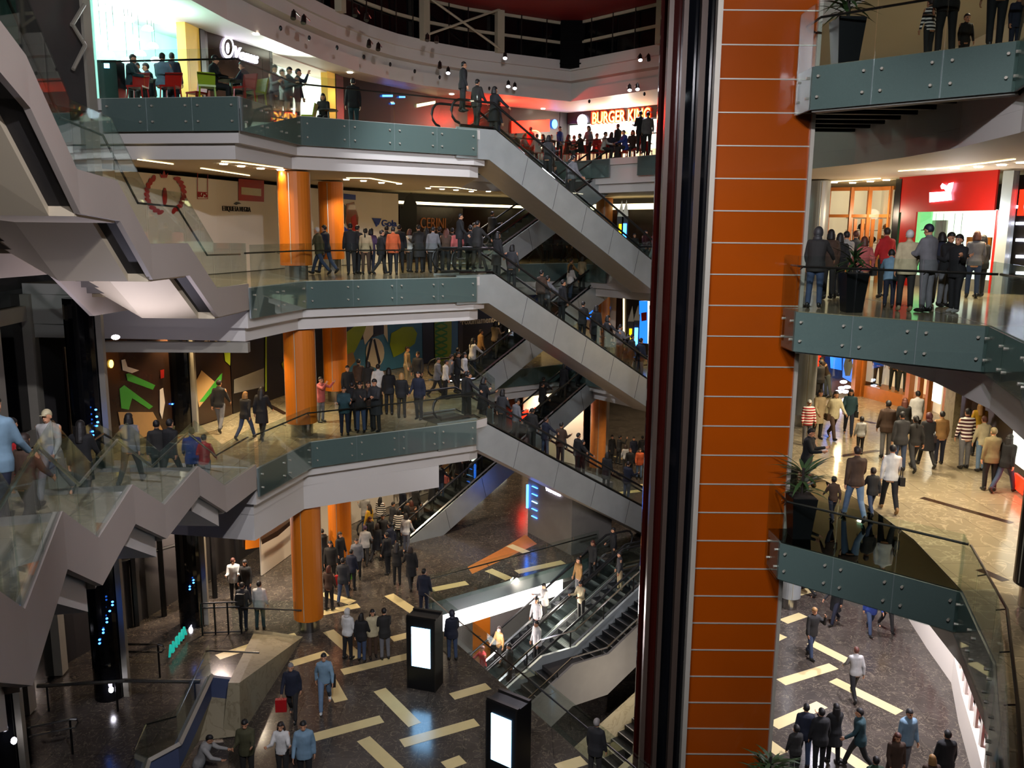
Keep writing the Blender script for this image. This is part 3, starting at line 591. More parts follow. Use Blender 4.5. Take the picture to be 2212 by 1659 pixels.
art(WALL, [[(976, 684), (989, 684), (989, 775), (974, 780)]], 'posterblue', N_ - .02, h, 'blue_print')
h = thing('hoarding', (-1.5, 46.5, L2), 'black hoarding reading Próximamente beside the lace poster', 'hoarding')
board(WALL, 990, 1170, L2 + .02, 10.35, 'postdark', N_, parent=h, name='panel')
sign(WALL, 'Próximamente', 1032, 693, 80, .48, 'board', N_ - .02, h)
sign(WALL, '| N', 1086, 692, 20, .48, 'board', N_ - .02, h)
art(WALL, [[(1099, 700), (1102, 700), (1102, 760), (1099, 760)]], 'cove', N_ - .03, h, 'light_slit')
h = thing('shopfront', (5, 48, L2), 'far second floor shopfront with blue and white displays beyond the escalators', 'shopfront')
board(WALL, 1171, 1330, L2 + .02, 10.35, 'board', N_, parent=h, name='wall_panel')
board(WALL, 1330, 1450, L2 + .02, 10.35, 'postdark', N_, parent=h, name='dark_panel')
art(WALL, [[(1381, 650), (1424, 649), (1424, 745), (1381, 740)]], 'shopwhite', N_ - .02, h, 'lit_window')
art(WALL, [[(1381, 650), (1399, 650), (1399, 742), (1381, 740)]], 'shopblue', N_ - .03, h, 'blue_display')
art(WALL, [[(1250, 660), (1280, 662), (1280, 688), (1262, 690)], [(1290, 664), (1318, 664), (1292, 692)]], 'shopblue', N_ - .02, h, 'blue_sign')
art(WALL, [[(1385, 676), (1397, 674), (1397, 692), (1386, 694)], [(1403, 660), (1407, 660), (1407, 668), (1403, 668)]], 'red', N_ - .04, h, 'red_display')
art(WALL, [[(1346, 640), (1349, 640), (1349, 730), (1346, 730)]], 'cove', N_ - .04, h, 'light_strip')
sign(WALL, 'LG', 1171, 634, 14, .3, 'board', N_ - .06, h)
for k, (x, y0, y1, mt_) in enumerate(((1339, 484, 512, 'yellamp'), (1349, 483, 514, 'led'), (1361, 710, 748, 'yellamp'), (1373, 708, 756, 'led'))):
    D = 41.5; zf = L3 if k < 2 else L2; p = DY(x, y1, D); q = DY(x, y0, D); wdt = .12 if mt_ == 'yellamp' else .16
    o = thing('light_totem', (p.x, p.y, zf), ['slim yellow light totem on the far third floor', 'slim blue light totem on the far third floor', 'slim yellow light totem on the far second floor', 'slim blue light totem on the far second floor'][k], 'light totem')
    mb = MB(); mb.box((p.x, p.y + .06, (q.z + zf) / 2 + .3), (.3, .1, q.z - zf + .7)); keep(mb.obj('totem_body', ['dgrey'], o))
    mb = MB(); mb.box((p.x, p.y, (q.z + p.z) / 2), (wdt, .06, q.z - p.z)); keep(mb.obj('light_bar', [mt_], o))
    mb = MB(); mb.ext([(p.x - .15, p.y, q.z + .35), (p.x + .15, p.y, q.z + .35), (p.x + .05, p.y, q.z + 1.1)], (0, .05, 0)); keep(mb.obj('totem_fin', ['joint'], o))
# ground floor, left and rear
h = thing('hoarding', (-9, 36, L1), 'plain white hoarding behind the orange columns on the ground floor', 'hoarding')
board(WALL, 560, 850, .02, 5.2, 'board', N_, parent=h, name='panel')
h = thing('poster_wall', (-10, 31, 1.6), 'brown and orange car poster above the white wall at the left', 'poster')
board(WALL, 522, 640, 1.7, 5.2, 'postdark', N_ - .08, parent=h, name='panel')
art(WALL, [[(530, 1146), (550, 1128), (560, 1150), (560, 1182), (530, 1187)]], 'colorange', N_ - .17, h, 'orange_car_print')
art(WALL, [[(565, 1166), (600, 1146), (634, 1120), (634, 1128), (600, 1158), (566, 1176)]], 'brown', N_ - .17, h, 'brown_print')
art(WALL, [ell(545, 1148, 7, 8, 10)], 'cove', N_ - .18, h, 'headlight_print')
h = thing('hoarding', (-4, 44, L1), 'white curved hoarding with a tan panel reading PROXIMAMENTE', 'hoarding')
board(WALL, 851, 948, .02, 5.2, 'board', N_, parent=h, name='panel')
board(WALL, 848, 946, 1.3, 3.9, 'tan', N_ - .06, parent=h, name='tan_panel')
sign(WALL, 'PROXIMAMENTE', 896, 1036, 86, .75, 'brown', N_ - .14, h)
board(WALL, 848, 946, 4.0, 5.2, 'red', N_ - .05, parent=h, name='red_band')
h = thing('shopfront', (-1.8, 46, L1), 'lit ground floor shopfront with a round orange sign', 'shopfront')
board(WALL, 949, 970, .02, 5.2, 'tan', N_, parent=h, name='side_panel')
board(WALL, 971, 1200, .02, 5.2, 'postdark', N_, parent=h, name='dark_panel')
art(WALL, [ell(990, 986, 9, 12, 18)], 'neonred', N_ - .03, h, 'round_sign')
art(WALL, [ell(990, 986, 7.5, 10.5, 18)], 'colorange', N_ - .045, h, 'round_sign_face')
art(WALL, [[(1006, 972), (1044, 978), (1044, 1000), (1006, 994)], [(1062, 990), (1095, 1000), (1095, 1030), (1062, 1015)]], 'shopwhite', N_ - .03, h, 'lit_window')
art(WALL, [[(1015, 972), (1018, 972), (1018, 1000), (1015, 1000)], [(1030, 972), (1033, 972), (1033, 1000), (1030, 1000)]], 'black', N_ - .05, h, 'window_mullion')
sh = thing('shopfront', (3, 50, L1), 'bright white and orange shop window under the far second floor', 'shopfront')
board(WALL, 1130, 1260, .02, 5.2, 'board', N_ - .3, parent=sh, name='wall_panel')
art(WALL, [[(1143, 884), (1180, 876), (1230, 872), (1230, 930), (1143, 925)]], 'shopwhite', N_ - .4, sh, 'lit_window')
art(WALL, [[(1122, 888), (1142, 884), (1142, 925), (1122, 925)], [(1154, 880), (1174, 878), (1174, 892), (1154, 894)]], 'neonred', N_ - .42, sh, 'orange_display')
art(WALL, [[(1178, 882), (1184, 882), (1184, 906), (1178, 906)], [(1150, 898), (1160, 896), (1160, 905), (1150, 906)], [(1192, 886), (1206, 884), (1206, 900), (1192, 902)]], 'dcol', N_ - .43, sh, 'dark_display')
# lilac kiosk block with blue lit shelves on the ground floor
kb = thing('kiosk', (3.2, 40.6, 0), 'grey kiosk block with glowing blue shelves below the crossing escalators', 'kiosk')
p = G(1140, 1150, 0); p2 = G(1225, 1195, 0); dk = (p2 - p).normalized(); nk = Vector((-dk.y, dk.x, 0))
if nk.y < 0: nk = -nk
mb = MB(); mb.prism([p, p + dk * 3.3, p + dk * 3.3 + nk * 2.2, p + nk * 2.2], 0, 2.9); keep(mb.obj('block', ['grey'], kb))
for q in range(5):
    mb = MB(); c = p + dk * .55 + nk * -.03; mb.box((c.x, c.y, .9 + q * .35), (.42, .05, .02), math.atan2(dk.y, dk.x)); keep(mb.obj('lit_shelf', ['led' if q != 2 else 'screen'], kb))
mb = MB(); c = p - nk * .08 + dk * .05; mb.box((c.x, c.y, 1.75), (.07, .08, 1.1), math.atan2(dk.y, dk.x)); keep(mb.obj('light_tube', ['led'], kb))
text('WINERY', p + dk * 2 - nk * .05 + Vector((0, 0, 2.5)), dk, (0, 0, 1), .3, 'neonwhite', kb)
# fourth floor: restaurants
def shop(nm, pl, px0, px1, z0, z1, back, depth, label, cat='shopfront', frame=None, mull=(), glass=True):
    h = empty(nm, (*span(pl, px0, px1, z0)[0], z0), label=label, cat=cat)
    f = span(pl, px0, px1, (z0 + z1) / 2)
    e = span(offset(pl, depth), px0, px1, (z0 + z1) / 2); mb = MB(); mb.wall(e, z0, z1, .06); keep(mb.obj('back_wall', [back], h))
    mb = MB()
    for a, b in ((f[0], e[0]), (f[-1], e[-1])): mb.wall([a, b], z0, z1, .05)
    keep(mb.obj('side_wall', ['board' if back != 'shopcyan' else 'shopcyan'], h))
    mb = MB(); mb.prism(f + e[::-1], z1 - .04, z1, 0); keep(mb.obj('ceiling_panel', ['board'], h))
    if glass: mb = MB(); mb.wall(f, z0, z1, .012); keep(mb.obj('shop_window', ['shopglass'], h))
    if frame:
        for px in mull:
            q = span(pl, px, px + 1.0, (z0 + z1) / 2)[0]; mb = MB(); mb.box((q[0], q[1], (z0 + z1) / 2), (.12, .12, z1 - z0)); keep(mb.obj('window_frame', [frame], h))
        mb = MB(); mb.wall(offset(f, -.04), z1 - .12, z1, .1); keep(mb.obj('window_head', [frame], h))
    return h
c4 = shop('restaurant', WALL4, 204, 404, L4, 20.6, 'shopcyan', 1.7, 'brightly lit pale cyan restaurant interior with hanging dome lamps', glass=False)
for x, y in ((233, 5), (226, 22), (246, 68), (218, 88), (288, 86), (277, 45), (319, 40), (344, 49), (369, 58), (319, 65), (330, 102), (235, 121), (303, 119), (275, 134), (396, 99), (337, 133), (396, 131)):
    p, _ = hit(WALL4, x, y, .7); mb = MB(); mb.tube([p + Vector((0, 0, .02)), (p.x, p.y, 20.58)], .006, 4)
    o = empty('pendant_lamp', p, group='dome pendant lamps in the cyan restaurant', label='white glowing dome pendant lamp hanging in the cyan restaurant', cat='lamp')
    keep(mb.obj('cable', ['black'], o)); mb = MB(); n = 12; vs = []; 
    for k in range(5):
        a = math.pi / 2 * k / 4; 
        for j in range(n): vs.append((p.x + .17 * math.sin(a + .01) * math.cos(2 * math.pi * j / n), p.y + .17 * math.sin(a + .01) * math.sin(2 * math.pi * j / n), p.z + .14 * math.cos(a)))
    mb.add(vs, [(k * n + j, (k + 1) * n + j, (k + 1) * n + (j + 1) % n, k * n + (j + 1) % n) for k in range(4) for j in range(n)] + [tuple(4 * n + j for j in range(n))]); keep(mb.obj('dome_shade', ['lampw'], o))
tp = thing('truss_frame', (-11, 24, L4), 'dark steel truss frame at the left end of the dining floor', 'truss')
board(WALL4, 40, 184, L4 - .4, 20.6, 'dgrey', -.02, parent=tp, name='dark_panel')
_a = span(WALL4, 186, 203, 18, -.1); mb = MB(); mb.wall(_a, L4 - 3.5, 20.8, .2); keep(mb.obj('post', ['frame'], tp))
for y0, y1, x0, x1 in ((10, 55, 182, 155), (50, 98, 155, 184), (98, 150, 184, 158)):
    a, _ = hit(WALL4, x0, y0, -.2); b, _ = hit(WALL4, x1, y1, -.2); mb = MB(); mb.tube([a, b], .05); keep(mb.obj('brace', ['frame'], tp))
h = thing('shop_pillar', (-10.2, 29, L4), 'yellow lit pillar beside the cyan restaurant', 'pillar')
mat('yelpil', 'd8b04a', .5, emit=.15, ecol='e0b84a'); board(WALL4, 404, 436, L4, 20.6, 'yelpil', -.02, .3, parent=h, name='panel')
board(WALL4, 436, 446, L4, 20.7, 'black', -.06, .2, parent=h, name='black_edge')
h = thing('restaurant_sign', (-9.5, 31.5, L4), 'brown restaurant wall with white back-lit script and round logo', 'sign')
board(WALL4, 446, 585, L4, 20.7, 'brown', -.05, parent=h, name='panel')
art(WALL4, [ell(492, 103, 13, 24, 20)], 'neonwhite', -.09, h, 'logo_glow'); art(WALL4, [ell(493, 102, 9, 18, 18)], 'brown', -.12, h, 'logo_disc'); art(WALL4, [ell(492, 104, 3.5, 12, 12)], 'neonwhite', -.14, h, 'logo_mark')
sign(WALL4, 'Venus', 530, 120, 50, .55, 'neonwhite', -.10, h, shear=.3)
w4 = shop('restaurant', WALL4, 590, 710, L4, 20.0, 'shopwhite', 1.2, 'glaring white cafe interior behind standing customers', glass=False)
h = thing('shop_pillar', (-7.6, 36.8, L4), 'yellow pillar at the right end of the white cafe', 'pillar'); board(WALL4, 709, 727, L4, 20.0, 'yelpil', -.02, .3, parent=h, name='panel')
board(WALL4, 585, 591, L4, 20.6, 'black', -.06, .2, parent=h, name='black_edge'); board(WALL4, 727, 733, L4, 20.6, 'black', -.06, .2, parent=h, name='black_edge')
h = thing('shop_wall', (-6, 40, L4), 'dark wall of the closed unit on the dining floor', 'wall panel'); board(WALL4, 733, 1100, L4, 20.6, 'postdark', 0, parent=h, name='panel')
art(WALL4, [[(826, 205), (848, 205), (848, 209), (826, 209)], [(845, 222), (852, 222), (852, 225), (845, 225)], [(862, 208), (875, 208), (875, 211), (862, 211)]], 'led', -.06, h, 'blue_light')
art(WALL4, [[(900, 225), (940, 218), (940, 224), (900, 232)]], 'cove', -.06, h, 'pale_light')
h = thing('restaurant', (-.5, 46, L4), 'red lit fast food counter left of the BURGER KING sign', 'shopfront')
board(WALL4, 1100, 1208, L4, 20.6, 'postdark', -.02, parent=h, name='panel'); art(WALL4, [[(1105, 262), (1187, 258), (1187, 284), (1105, 288)]], 'neonred', -.1, h, 'red_panel')
art(WALL4, [ell(1198, 268, 6, 10, 14)], 'led', -.12, h, 'round_logo'); art(WALL4, [[(1135, 310), (1208, 306), (1208, 320), (1135, 320)]], 'cove', -.1, h, 'counter_light')
art(WALL4, [ell(1154, 294, 15, 13, 14)], 'neonyel', -.13, h, 'orange_emblem'); art(WALL4, [ell(1154, 294, 13.5, 11.5, 14)], 'orange', -.15, h, 'orange_emblem_face')
h = thing('restaurant', (5, 47.4, L4), 'fast food front with glowing BURGER KING sign over a bright white counter', 'shopfront')
board(WALL4, 1224, 1470, 19.4, 20.6, 'black', -.05, parent=h, name='sign_board')
sign(WALL4, 'BURGER KING', 1340, 252, 128, .86, 'neonred', -.14, h, 'lettering', .02, fat=.05); sign(WALL4, 'BURGER KING', 1340, 252, 123, .84, 'neonyel', -.19, h, 'lettering_face', .02, fat=.0)
art(WALL4, [ell(1258, 261, 11, 14, 20)], 'neonwhite', -.14, h, 'round_logo')
board(WALL4, 1228, 1470, 17.9, 19.4, 'shopwhite', .5, parent=h, name='menu_wall'); board(WALL4, 1228, 1470, L4, 17.9, 'shopwarm', .3, parent=h, name='counter_front')
board(WALL4, 1209, 1226, L4, 20.6, 'black', -.05, .2, parent=h, name='pillar')
art(WALL4, [[(1330, 284), (1400, 282), (1400, 290), (1330, 290)]], 'colorange', .3, h, 'menu_strip')
# third floor, right
h = shop('shopfront', WR3, 1782, 1924, L3, 15.2, 'shopwarm', 1.3, 'white shop with orange wooden window frames and shelves of caps', frame='wood', mull=(1784, 1834, 1872, 1918))
mb = MB(); mb.wall(span(WR3, 1782, 1924, 14.4, -.05), 14.2, 14.3, .08); keep(mb.obj('window_transom', ['wood'], h))
for px in (1842, 1858, 1880, 1896):
    q = span(WR3, px, px + 1, 13, -.05)[0]; mb = MB(); mb.box((q[0], q[1], 13.1), (.1, .08, 2.1)); keep(mb.obj('door_stile', ['wood'], h))
for k in range(5):
    mb = MB(); mb.wall(span(WR3, 1822, 1922, 13, .75), 12.5 + k * .42, 12.53 + k * .42, .3); keep(mb.obj('shelf', ['board'], h))
for k, (px, zz, mt_) in enumerate(((1848, 12.95, 'dcol'), (1862, 12.95, 'blue'), (1880, 13.37, 'postdark'), (1902, 12.95, 'red'), (1902, 13.4, 'postdark'), (1850, 13.4, 'dgrey'), (1880, 12.53, 'dcol'), (1912, 13.8, 'postdark'), (1858, 13.8, 'dgrey'), (1895, 12.53, 'red'))):
    q = span(WR3, px, px + 1, 13, .85)[0]; mb = MB(); mb.ell((q[0], q[1], zz + .1), (.16, .14, .12)); mb.box((q[0] - .08, q[1] - .12, zz + .04), (.22, .16, .04)); tag(mb.obj('cap', [mt_], None, True), f'{["navy", "blue", "black", "red", "black", "grey", "navy", "black", "grey", "red"][k]} cap number {k+1} on the wooden-framed shop shelves' if False else f'{["navy cap on the left middle shelf", "blue cap on the middle shelf", "black cap on the centre upper shelf", "red cap on the right middle shelf", "black cap on the right upper shelf", "grey cap on the left upper shelf", "navy cap on the bottom shelf", "black cap at the right of the top shelf", "grey cap at the left of the top shelf", "red cap on the bottom shelf"][k]} of the wooden-framed shop', 'cap', 'caps displayed in the wooden-framed shop')
h = thing('shopfront', (13, 26.5, L3), 'red sportswear shopfront with glowing white leaping cat logo', 'shopfront')
board(WR3, 1926, 1938, L3, 15.4, 'black', -.1, .15, parent=h, name='black_edge')
mat('redfront', 'a81206', .4, emit=.12, ecol='c01808')
board(WR3, 1940, 2152, 14.35, 15.45, 'redfront', -.08, parent=h, name='red_header'); board(WR3, 1940, 1972, L3, 14.35, 'redfront', -.08, parent=h, name='red_side'); board(WR3, 2143, 2152, L3, 14.35, 'redfront', -.08, parent=h, name='red_side')
board(WR3, 1972, 2143, L3, 14.4, 'shopwhite', .9, parent=h, name='back_wall'); mat('shopgreen', '9fe8a0', .5, emit=.9, ecol='80e890'); board(WR3, 1972, 2006, L3 + .4, 14.4, 'shopgreen', .4, parent=h, name='green_display')
board(WR3, 2086, 2138, L3 + .9, 13.6, 'colorange', .7, parent=h, name='orange_display'); board(WR3, 2006, 2042, L3 + 1.2, 14.1, 'joint', .5, parent=h, name='grey_display')
board(WR3, 1972, 2143, L3, L3 + .35, 'grey', 0, parent=h, name='plinth')
mb = MB(); mb.wall(span(WR3, 1972, 2143, 13, 0), L3 + .35, 14.35, .012); keep(mb.obj('shop_window', ['shopglass'], h))
art(WR3, [[(2008, 416), (2054, 413), (2056, 432), (2008, 437)]], 'neonwhite', -.12, h, 'logo_base')
art(WR3, [[(2032, 402), (2036, 396), (2046, 402), (2050, 396), (2060, 394), (2058, 404), (2055, 414), (2044, 414), (2040, 408), (2034, 408)]], 'neonwhite', -.14, h, 'leaping_cat_logo')
for k, (px, mt_) in enumerate(((2014, 'postdark'), (2030, 'grey'), (2054, 'postdark'), (2070, 'dcol'))):
    q = span(WR3, px, px + 1, 13, .35)[0]; mb = MB(); mb.ell((q[0], q[1], 13.2), (.12, .08, .22)); mb.tube([(q[0], q[1], 13.4), (q[0], q[1], 14.3)], .006, 4)
    tag(mb.obj('hanging_bag', [mt_], None, True), ['black bag hanging leftmost in the red sports shop window', 'grey bag hanging second from left in the red sports shop', 'black bag hanging third from left in the red sports shop', 'navy bag hanging rightmost in the red sports shop'][k], 'bag', 'bags hanging in the red sports shop window')
h = thing('shop_pillar', (13.7, 24, L3), 'grey stone pillar right of the red sports shop', 'pillar'); board(WR3, 2153, 2176, L3, 15.4, 'brushed', -.15, .3, parent=h, name='panel')
h = thing('shopfront', (14.2, 23, L3), 'dark shop window with rows of lit shoes at the right edge', 'shopfront')
board(WR3, 2177, 2290, L3, 15.3, 'postdark', .3, parent=h, name='back_wall')
for k in range(5): board(WR3, 2194, 2290, 12.6 + k * .45, 12.68 + k * .45, 'neonwhite', .2, parent=h, name='lit_shelf')
board(WR3, 2200, 2212, 14.2, 14.9, 'neonred', .15, parent=h, name='red_picture')
mb = MB(); mb.wall(span(WR3, 2177, 2290, 13, 0), L3, 15.3, .012); keep(mb.obj('shop_window', ['shopglass'], h))
# second floor, right
h = thing('shopfront', (12.4, 35, L2), 'dark sports shop window lit blue with a dancing silhouette poster', 'shopfront')
board(WR2, 1735, 1762, L2, 10.35, 'brushed', -.1, .2, parent=h, name='pillar')
board(WR2, 1762, 1852, L2, 10.35, 'dcol', .8, parent=h, name='back_wall'); board(WR2, 1768, 1775, L2 + 1, 10.2, 'neonred', .3, parent=h, name='red_strip')
art(WR2, [[(1792, 742), (1818, 744), (1818, 800), (1794, 795)], [(1822, 746), (1849, 748), (1846, 830), (1820, 815)]], 'shopblue', .4, h, 'blue_poster')
art(WR2, [ell(1833, 761, 5, 7, 10), [(1828, 768), (1838, 768), (1842, 790), (1836, 812), (1826, 812), (1822, 790)], [(1838, 770), (1847, 757), (1848, 762), (1840, 776)]], 'postdark', .34, h, 'silhouette_print')
art(WR2, [ell(x, y, 8, 4, 8) for x, y in ((1818, 838), (1826, 846), (1812, 846), (1830, 836), (1822, 825))], 'neonwhite', .3, h, 'lit_shoe_display')
mb = MB(); mb.wall(span(WR2, 1762, 1852, 8, 0), L2, 10.35, .012); keep(mb.obj('shop_window', ['shopglass'], h))
h = thing('shopfront', (14.5, 34, L2), 'beige clothes shop window with three dressed mannequins', 'shopfront')
board(WR2, 1852, 1866, L2, 10.35, 'wood', -.08, .2, parent=h, name='wood_pillar'); board(WR2, 1866, 1962, L2 + .45, 10.35, 'shopwarm', 1.0, parent=h, name='back_wall')
board(WR2, 1866, 1962, L2, L2 + .5, 'wood', -.04, 1.0, parent=h, name='window_plinth'); board(WR2, 1912, 1958, L2 + 2.2, 10.0, 'shopwhite', .8, parent=h, name='lit_panel')
board(WR2, 1960, 1968, L2, 10.35, 'wood', -.08, .2, parent=h, name='wood_pillar')
board(WR2, 1968, 2040, L2, 10.35, 'shopwarm', .9, parent=h, name='entrance_wall'); board(WR2, 2010, 2036, L2 + .5, 9.8, 'shopwhite', .6, parent=h, name='lit_panel')
for px in (1985, 2004, 2040): board(WR2, px, px + 5, L2, 10.35, 'wood', -.06, .15, parent=h, name='wood_pillar')
mb = MB(); mb.wall(span(WR2, 1866, 1962, 8, 0), L2 + .5, 10.35, .012); keep(mb.obj('shop_window', ['shopglass'], h))
h = thing('shop_wall', (15, 30, L2), 'grey stone wall beside the clothes shop', 'wall panel'); board(WR2, 2045, 2066, L2, 10.35, 'stone', -.06, .2, parent=h, name='panel')
h = thing('shopfront', (14.4, 27, L2), 'dark shop bay with a cluster of white ceiling lamps at the right', 'shopfront'); board(WR2, 2066, 2330, L2, 10.35, 'postdark', .4, parent=h, name='back_wall')
board(WR2, 2190, 2330, L2 + .6, 9.5, 'shopwhite', .2, parent=h, name='lit_window'); board(WR2, 2190, 2330, L2 + .1, L2 + .5, 'neonred', 0, parent=h, name='red_plinth')
# ground floor right: curved white wall with pink shop strip
GR = [(11, 36), (14.6, 30.2), (14.0, 26.7), (13.7, 24.5), (12.8, 22.3), (11.9, 19.8), (10.8, 17)]
h = thing('curved_wall', (14, 26, 0), 'curved white ground floor wall with a red striped shop strip at lower right', 'wall')
mb = MB(); mb.wall(GR, 0, .9, .25); mb.wall(GR, 2.6, 5.2, .25); keep(mb.obj('white_band', ['board'], h))
mb = MB(); mb.wall(offset(GR, .3), .9, 2.6, .1); keep(mb.obj('red_window_strip', ['redroof'], h))
for k, (p, d) in enumerate(along(GR, .9)):
    mb = MB(); mb.box((p.x + .1, p.y, 1.75), (.08, .1, 1.7)); keep(mb.obj('window_post', ['board'], h))

# ---------------------------------------------------------------- facade at the left, columns with blue reflections as glowing dots, posts
fw = thing('glass_facade', (-13, 22, 0), 'dark glazed entrance facade in a concrete frame at the left', 'facade')
FP = [(-12.0, 12), (-13.4, 18), (-14.0, 24.5)]
mb = MB(); mb.wall(FP, 0, 11.9, .05); keep(mb.obj('dark_glazing', ['night'], fw))
for z_ in (4.6, 7.4, 11.0): mb = MB(); mb.wall(offset(FP, -.16), z_, z_ + .42, .3); keep(mb.obj('transom', ['frame'], fw))
for (p, d) in along(FP, 2.2): mb = MB(); mb.box((p.x + .1, p.y, 5.9), (.42, .3, 11.7), math.atan2(d.y, d.x)); keep(mb.obj('concrete_post', ['frame'], fw))
for k, (x, y, zt, lb, glints) in enumerate(((-11.35, 23.3, 11.75, 'middle black glossy column with glowing dots for blue reflections left of the zigzag stair', [(243, 1300), (243, 1307), (237, 1320), (231, 1336), (231, 1344), (223, 1360), (223, 1367), (215, 1382), (215, 1390), (207, 885), (209, 900), (211, 912), (209, 920), (200, 932), (201, 940)]),
        (-10.65, 28.0, 10.4, 'black glossy column with glowing dots for blue reflections beside the glass doors', [(418, 1253), (418, 1259), (410, 1267), (410, 1273), (372, 873)]), (-12.3, 19.6, 6.2, 'near black column with glowing dots for blue reflections at the lower left edge', [(3, 1240), (5, 1256), (12, 1272), (14, 1279), (22, 1290), (24, 1296), (36, 1272), (34, 1290), (33, 1277)]))):
    o = thing('dark_column', (x, y, 0), lb, 'column')
    cx_ = x - .45; mb = MB(); r_ = .42; n = 20; mb.prism([(cx_ + r_ * math.cos(2 * math.pi * j / n), y + r_ * math.sin(2 * math.pi * j / n)) for j in range(n)], 0, zt); keep(mb.obj('column_shaft', ['gloss_black'], o))
    mb = MB(); mb.box((x + .06, y, zt / 2), (.16, .16, zt)); keep(mb.obj('steel_mullion', ['frame'], o))
    for px, py in glints:
        p = DY(px, py, y - .44); mb = MB(); mb.ell(p, (.035, .035, .025), 8, 5); keep(mb.obj('reflection_dot', ['led'], o))  # glowing dots stand in for blue reflections on the glossy shaft
    mb = MB(); p = DY([240, 412, 30][k], [1490, 1360, 1600][k], y - .5); mb.ell(p, (.07, .07, .09), 8, 6); keep(mb.obj('uplight', ['lampw'], o))
o = thing('lintel_beam', (-10, 25, 10), 'grey lintel beam spanning the black columns under the upper stair', 'beam'); mb = MB(); mb.wall([(-11.4, 23.6), (-7.4, 23.75)], 10.22, 10.5, .25); keep(mb.obj('beam_body', ['frame'], o))
# glass doors area
gd = thing('entrance_doors', (-11.5, 30, 0), 'black framed entrance doors in front of a beige wall at the left', 'doors')
mb = MB(); mb.wall([(-15, 26), (-12.2, 31.5)], 0, 5.2, .1); keep(mb.obj('beige_wall', ['board'], gd))
for k in range(6):
    a = Vector((-13.6, 27.0)).lerp(Vector((-10.4, 30.9)), k / 5); mb = MB(); mb.box((a.x, a.y, 2.6), (.14, .14, 5.2), .8); keep(mb.obj('door_frame', ['black'], gd))
mb = MB(); mb.tube([(-13.6, 27.0, 2.5), (-10.4, 30.9, 2.5)], .06); keep(mb.obj('door_rail', ['black'], gd))
mb = MB(); mb.box((-11.4, 30.6, 3.3), (.8, .1, .8), .9); keep(mb.obj('red_notice', ['redroof'], gd))
mb = MB(); mb.box((-11.45, 30.5, 3.4), (.35, .1, .4), .9); keep(mb.obj('lit_notice', ['shopwhite'], gd))
# dark guard rail by the doors
gr = thing('guard_rail', (-9.6, 27.5, 0), 'dark metal guard rail with two bars beside the glass doors', 'railing')
ga, gb = G(438, 1372, 0), G(522, 1368, 0)
for zz in (1.15, .98, .08): mb = MB(); mb.tube([ga + Vector((0, 0, zz)), gb + Vector((0, 0, zz))], .025); keep(mb.obj('rail_bar', ['black'], gr))
for k in range(4): a = ga.lerp(gb, k / 3); mb = MB(); mb.box((a.x, a.y, .57), (.05, .05, 1.15)); keep(mb.obj('rail_post', ['black'], gr))
# stone fin wall and stair down to the entrance
fn = thing('stone_parapet', (-7.5, 24, 0), 'leaning pale stone parapet wall beside the orange column base', 'parapet')
b0, b1 = G(655, 1375, 0), G(520, 1590, 0); t0, t1 = DY(570, 1365, 27.3), DY(517, 1475, 21.6)
mb = MB(); mb.add([b0, b1, t1, t0 + Vector((0, 0, .05)), Vector((t0.x - .3, t0.y, 0)), b1 + Vector((-.5, 0, 0)), t1 + Vector((-.3, 0, 0)), t0 + Vector((-.3, 0, .05))], [(0, 1, 2, 3), (4, 7, 6, 5), (0, 3, 7, 4), (1, 5, 6, 2), (2, 6, 7, 3), (0, 4, 5, 1)])
keep(mb.obj('stone_face', ['stone'], fn))
mat('bluegrey', '4a5472', .6)
sp = thing('stair_parapet', (-8.4, 19, 0), 'blue grey sloping parapet with glass and a steel handrail at lower left', 'parapet')
PA = [G(515, 1470, 1.3), G(455, 1463, 1.3), G(385, 1612, 1.2), G(318, 1648, 1.15), G(296, 1720, 1.1)]
for q0, q1 in zip(PA[:-1], PA[1:]):
    mb = MB(); t_ = (q1 - q0).normalized(); nn = Vector((-t_.y, t_.x, 0)) * .12; dz_ = Vector((0, 0, .62)); mb.ext([q0 - dz_, q1 - dz_, q1, q0], -nn); keep(mb.obj('parapet_body', ['bluegrey'], sp))
    if q0 is not PA[0]:
        mb = MB(); u_ = Vector((0, 0, 1.0)); mb.ext([q0, q1, q1 + u_, q0 + u_], nn * .15); keep(mb.obj('glass_panel', ['glass'], sp)); mb = MB(); mb.tube([q0 + Vector((.03, 0, .05)), q1 + Vector((.03, 0, .05))], .07, 4); keep(mb.obj('steel_channel', ['trim'], sp))
mb = MB(); mb.add([PA[0] - Vector((0, 0, .6)), PA[1] - Vector((0, 0, .6)), PA[2] - Vector((0, 0, .6)), G(430, 1600, .05), G(515, 1590, .05)], [(0, 1, 2, 3, 4)]); keep(mb.obj('stone_slope', ['stone'], sp))
mb = MB(); mb.tube([G(560, 1410, 1.9), G(447, 1405, 1.9), G(380, 1548, 1.6), G(315, 1565, 1.6), G(290, 1620, 1.3)], .028, 6); keep(mb.obj('handrail', ['chrome'], sp))
sb = thing('plinth', (-8, 21, 0), 'low pale stone base under the blue grey parapet', 'plinth')
mb = MB(); mb.prism([G(515, 1590, 0), G(430, 1590, 0), G(470, 1500, 0).lerp(G(515, 1500, 0), .2), G(525, 1510, 0)], 0, .08); keep(mb.obj('stone_slab', ['stone'], sb))
def urail(pts, label):
    o = thing('handrail', pts[0], label, 'handrail'); mb = MB(); mb.tube(pts, .035, 6); keep(mb.obj('rail_tube', ['chrome'], o))
    for p in (pts[0], pts[1]): mb = MB(); mb.tube([p, (p[0], p[1], 0)], .03, 5); keep(mb.obj('post', ['black'], o))
